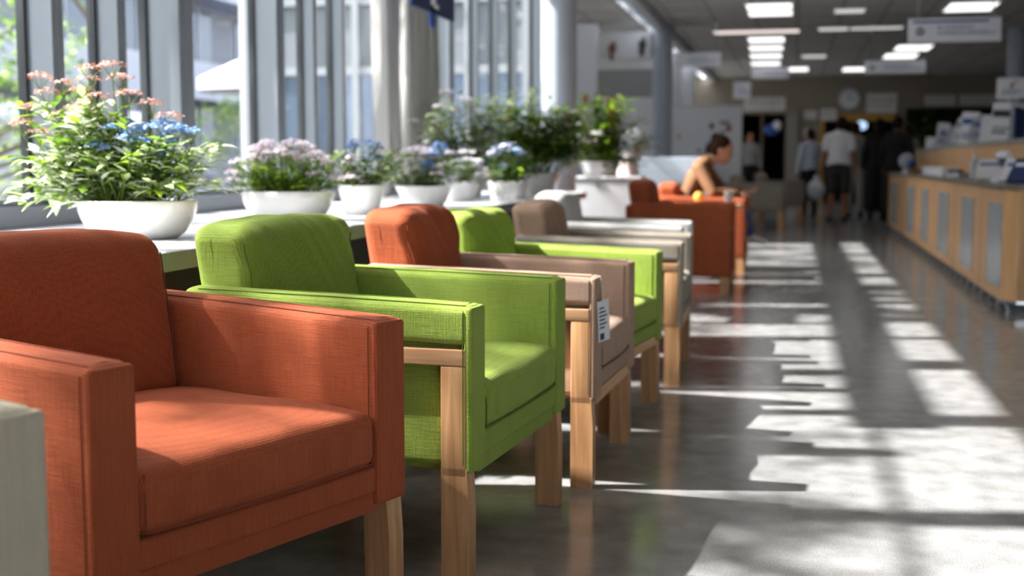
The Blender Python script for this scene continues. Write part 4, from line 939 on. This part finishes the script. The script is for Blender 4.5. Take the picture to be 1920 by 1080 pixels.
def sit(**k):
    J = dict(pelvis=(0, 0, .56), neck=(.04, 0, 1.05), head=(.08, 0, 1.20), shL=(.03, .17, 1.0), shR=(.03, -.17, 1.0), elL=(.08, .23, .75), elR=(.08, -.23, .75), wrL=(.30, .16, .68), wrR=(.30, -.16, .68),
             hipL=(.04, .09, .56), hipR=(.04, -.09, .56), knL=(.46, .12, .54), knR=(.46, -.12, .54), anL=(.48, .12, .085), anR=(.48, -.12, .085)); J.update(k); return J
# facing +x locally; rz=90deg faces away from the camera
A = PI/2
person('person from behind in a white t-shirt and dark shorts holding a white bag', (.72, 21.6, 0), A-.1, stand(wrL=(.04, .27, .84), anL=(-.05, .12, .085), knL=(0, .11, .48), neck=(.03, 0, 1.42), head=(.06, -.02, 1.57)), 1.03, SKIND, WTEE, plain('charcoal_shorts', lin(58, 58, 56), .9), HAIR, 'short', 'short', bulk=1.12)
t = thing('plastic_bag', 'white plastic shopping bag held by the white-shirted person', 'bag', (.36, 21.5, .36))
m = MB(); m.ball((0, 0, .17), (.15, .10, .17), n=20, m=12); m.tube([(0, 0, .3), (.0, 0, .42)], [.06, .025], n=10)
for v in m.v: v += Vector((1, 1, .4))*(.018*noise.noise(v*16))
m.build('bag_body', plain('bag_plastic', lin(214, 220, 232), .35, bump=.3, bscale=30), t)
m = MB(); m.tube([(0, 0, .40), (.02, .0, .47), (-.0, 0, .49)], .008, n=6); m.build('bag_handle', PAPER, t)
person('person in a loose white top and black trousers left of the bag carrier', (.27, 22.9, 0), A+.5, stand(elR=(.1, -.2, 1.12), wrR=(.3, -.1, 1.05)), .93, SKIND, plain('pale_blue_top', lin(196, 206, 222), .9), BLACK, HAIRB, 'long', 'long')
person('person in grey shirt and light trousers behind the bag carrier', (1.06, 23.3, 0), A-.3, stand(), 1.0, SKIND, plain('grey_shirt', lin(140, 140, 136), .9), plain('light_trousers', lin(176, 172, 164), .9), HAIRB, 'short', 'long')
person('tall person in long black coat standing by the far doorway', (1.40, 22.3, 0), A+.1, stand(), 1.02, SKIND, BLACK, BLACK, HAIR, 'long', 'long', 1, bulk=1.15, long_coat=True)
person('second person dressed in black, nearer to the counter', (1.66, 21.7, 0), A-.4, stand(wrR=(.2, -.2, .95)), 1.03, SKIND, BLACK, BLACK, HAIR, 'long', 'long', bulk=1.1, long_coat=True)
person('person in a light shirt partly hidden by the black coats', (1.98, 23.6, 0), A+.6, stand(), .98, SKIND, plain('light_shirt', lin(190, 186, 176), .9), plain('brown_trousers', lin(80, 54, 40), .9), HAIR, 'short', 'long')
person('seated person in brown jacket and blue jeans, bent forward', (-1.02, 11.72, 0), 0, sit(neck=(.22, 0, .99), head=(.36, 0, 1.10), shL=(.19, .18, .95), shR=(.17, -.18, .95), elR=(.30, -.26, .72), wrR=(.52, -.12, .70), elL=(.36, .22, .72), wrL=(.55, .08, .72), knR=(.50, -.10, .66), anR=(.62, .05, .33), toeR=(.76, .06, .26)), 1.0, SKIN, plain('brown_jacket', lin(128, 88, 56), .8), plain('blue_jeans', lin(46, 76, 128), .85), HAIRB, 'long', 'long', bun=True, fwd=(.92, -.1, -.35), shoes=plain('white_shoes', lin(214, 210, 206), .6))
o = puff('paper_napkin', (-.60, 11.60, 1.0), (.07, .06, .05), WTEE, 5, 'x', 'napkin'); bpy.data.objects.remove(o)
person('seated person wearing a white headscarf and pale pink top', (-1.72, 13.0, 0), 0, sit(), 1.0, SKIN, plain('pale_pink_top', lin(222, 200, 196), .85), plain('grey_trousers', lin(140, 140, 140), .9), HAIR, 'long', 'long', hoodmat=WTEE, fwd=(.9, -.3, -.3))
person('seated person in a white shirt at the left far doorway', (-1.5+.0, 20.1, .0), 0, sit(neck=(.14, 0, 1.03), head=(.22, 0, 1.17)), 1.0, SKIND, WTEE, BLACK, HAIRB, 'long', 'long', fwd=(.95, -.1, -.3))
person('standing person in pale top in the left far doorway', (-1.05, 30.5, 0), -A+.3, stand(), 1.0, SKIND, plain('grey_shirt2', lin(150, 150, 150), .9), BLACK, HAIR, 'long', 'long')
# blue lamp/cap in the left far doorway, green plant behind the counter
t = thing('hanging_ball', 'blue and white round decoration in the left far doorway', 'decoration', (-.55, 31.0, 1.65)); m = MB(); m.ball((0, 0, .12), (.2, .1, .15)); m.build('ball', BLUE, t); m = MB(); m.ball((.12, -.06, .22), (.10, .06, .12)); m.build('white_part', PAPER, t); m = MB(); m.tube([(0, 0, .26), (0, 0, CEIL-1.65)], .004, n=5); m.build('cord', INK, t)
plant('potted_tree', 'dark green leafy plant by the far wall behind the counter', (2.95, 30.8, 0), (.22, .22, .4, 'cup'), [(40, (-.4, .5), (.7, 2.0), (-.3, .3), [L_D, L_D, L_G], .24, 12, .3)], [], 31)
t = thing('round_light', 'bluish white round lamp inside the far doorway', 'lamp', (1.72, 35.0, 1.85)); m = MB(); m.ball((0, 0, .12), (.16, .16, .12)); m.build('globe', emit('lamp_blue', (.5, .7, 1, 1), 1.2), t); m = MB(); m.tube([(0, 0, .24), (0, 0, 1.04)], .01); m.build('cord', INK, t)

# ------------------------------------------------------------------ outdoors
struct('ground_outside', bx(-40, -3.1, -20, 60, -.2, -.05, plain('paving', lin(96, 96, 98), .9, vary=.1, scale=3)))
FAC = plain('facade_light', lin(116, 118, 124), .8, vary=.05, scale=1); FWIN = plain('facade_window', lin(62, 74, 90), .15, .2); FBR = plain('facade_balcony', lin(150, 152, 160), .7)
t = thing('apartment_building', 'light grey apartment building across the street, seen through windows', 'building', (-15, 20, -.05))
m = MB(); m.box(-6, 0, -4, 36, 0, 7.6); m.build('wall', FAC, t, False)
for k in range(3):
    for j in range(13):
        y = -3+j*3; m = MB(); m.box(-.02, .04, y, y+1.5, .8+k*2.5, 2.4+k*2.5); wdo = m.build('window', FWIN, t, False)
        m = MB(); m.box(.04, .07, y+.7, y+.8, .8+k*2.5, 2.4+k*2.5); m.box(.0, .1, y-.08, y+1.58, .7+k*2.5, .8+k*2.5); m.build('window_frame', FBR, wdo, False)
for k in range(2):
    m = MB(); m.box(0, 1.0, -4, 36, 2.55+k*2.5, 2.75+k*2.5); m.box(.95, 1.0, -4, 36, 2.75+k*2.5, 3.45+k*2.5); m.build('balcony', FBR, t, False)
t = thing('garden_house', 'low pale building behind the trees at the far left', 'building', (-15, 6, -.05))
m = MB(); m.box(-5, 0, -14, 9, 0, 5.4); m.build('wall', plain('stucco_pale', lin(112, 114, 116), .85), t, False)
for j in range(6): m = MB(); m.box(-.02, .05, -12+j*3.6, -10.4+j*3.6, 1, 2.6); m.build('window', FWIN, t, False); m = MB(); m.box(-.02, .05, -12+j*3.6, -10.4+j*3.6, 3.4, 4.6); m.build('window', FWIN, t, False)
m = MB(); m.box(-5.2, .4, -14.2, 9.2, 5.4, 5.6); m.build('roof', FBR, t, False)
def tree(loc, h0, h1, rx, ry, nclump, seed, lab, per=46, size=.10, mats=None, cr=.34, sun_gap=None):
    rnd = random.Random(seed); t = thing('tree', lab, 'tree', loc)
    m = MB(); m.tube([(0, 0, 0), (.05, .03, h0*.6), (-.04, .05, h0+.4), (.0, 0, h1*.9)], [.13, .10, .07, .02], n=10)
    f = MB(); cs = []
    for _ in range(nclump):
        for tr_ in range(20):
            a = Vector((rnd.uniform(-1, 1), rnd.uniform(-1, 1), rnd.uniform(-1, 1)))
            if abs(a.x)**3+abs(a.y)**3+abs(a.z)**3 < 1: break
        c = Vector((a.x*rx, a.y*ry, (h0+h1)/2+a.z*(h1-h0)/2))
        if sun_gap and abs(c.y-sun_gap[0]) < sun_gap[2] and abs(c.z+c.x-sun_gap[1]) < sun_gap[3]: continue  # crown left open here so sun reaches the flower bowl
        cs.append(c)
        r = cr*rnd.uniform(.6, 1.2)
        for _ in range(per):
            o = Vector((rnd.gauss(0, .5), rnd.gauss(0, .5), rnd.gauss(0, .42)))*r
            p = c+o; d = Vector((rnd.uniform(-1, 1), rnd.uniform(-1, 1), rnd.uniform(-.7, .4)))
            l_ = size*rnd.uniform(.7, 1.3); up = Vector((rnd.uniform(-1, 1), rnd.uniform(-1, 1), 1)).normalized()
            d.normalize(); sd_ = d.cross(up).normalized()
            f.add([p, p+d*l_*.5+sd_*l_*.32, p+d*l_, p+d*l_*.5-sd_*l_*.32], [(0, 1, 2, 3)], rnd.choice(mats or TL))
    for c in cs[::3]: m.tube([(0, 0, c.z*.62), Vector((c.x*.5, c.y*.5, c.z*.85)), c], [.03, .018, .006], n=5)
    m.build('trunk', plain('bark', lin(104, 90, 72), .9, bump=.4, bscale=20), t); f.build('crown', TL[0], t, smooth=False)
TL = [leafmat('tree_leaf_a', lin(126, 158, 70), .45), leafmat('tree_leaf_b', lin(96, 130, 48), .45), leafmat('tree_leaf_c', lin(170, 190, 110), .45)]
TP = dict(per=120, size=.125, cr=.36)
tree((-6.4, -.6, -.05), 2.9, 8.6, 1.4, 2.0, 42, 1, 'broad green tree outside the nearest windows', **TP)
tree((-7.1, 3.3, -.05), 3.0, 8.6, 1.4, 2.1, 44, 2, 'green tree outside behind the nearest flower bowl', sun_gap=(-.45, 6.3, .6, .62), **TP)
tree((-6.8, 7.6, -.05), 3.1, 7.5, 1.3, 2.1, 36, 3, 'slimmer green tree outside in the middle windows', **TP)
tree((-7.2, 12.1, -.05), 3.3, 7.5, 1.4, 2.1, 34, 4, 'green tree outside near the curtains', **TP)
tree((-9.0, 11.9, -.05), .5, 3.3, 1.5, 2.2, 90, 5, 'low round bushy tree before the pale building')
tree((-11, 24.5, -.05), .4, 2.6, 1.3, 2.2, 40, 6, 'low green bush in front of the apartment building')
def parasol(loc, r, lab, hgt=2.5):
    t = thing('parasol', lab, 'parasol', loc)
    m = MB(); m.tube([(0, 0, 0), (0, 0, hgt+.1)], .025, n=10); m.build('pole', MULL, t)
    m = MB(); m.lathe([(0, hgt), (r*.5, hgt-.22), (r, hgt-.5), (r, hgt-.66), (r-.01, hgt-.66), (r-.02, hgt-.52), (r*.5, hgt-.25), (0, hgt-.03)], n=8); m.build('canopy', plain('parasol_white', lin(190, 190, 192), .8), t, False)
    m = MB(); m.lathe([(0, 0), (.3, 0), (.3, .06), (.05, .1)], n=20); m.build('base', plain('paving', lin(96, 96, 98)), t)
parasol((-7.6, 17.6, -.05), 1.2, 'white garden parasol outside, seen left of the dark post', 2.75)
parasol((-8.2, 25.5, -.05), 1.3, 'white garden parasol outside, seen right of the dark post', 2.45)
t = thing('parked_van', 'white parked van outside the left windows', 'van', (-11.8, 17.6, -.05), R(88))
m = MB(); m.rbox((0, 0, 1.15), (4.6, 1.9, 1.5), .22, n=4); m.rbox((-.0, 0, .65), (5.0, 1.92, .7), .15, n=4); m.build('body', plain('van_white', lin(170, 172, 176), .25, coat=.5), t)
m = MB(); m.rbox((.2, -.92, 1.45), (3.4, .12, .5), .05, n=1); m.rbox((.2, .92, 1.45), (3.4, .12, .5), .05, n=1); m.build('side_window', FWIN, t)
for a in (-1.5, 1.5):
    for b in (-.9, .9): m = MB(); m.lathe([(0, -.1), (.3, -.1), (.33, -.06), (.33, .06), (.3, .1), (0, .1)], n=24, M=Matrix.Translation((a, b, .33)) @ Mx); m.build('wheel', plain('tyre', lin(40, 40, 42), .8), t)
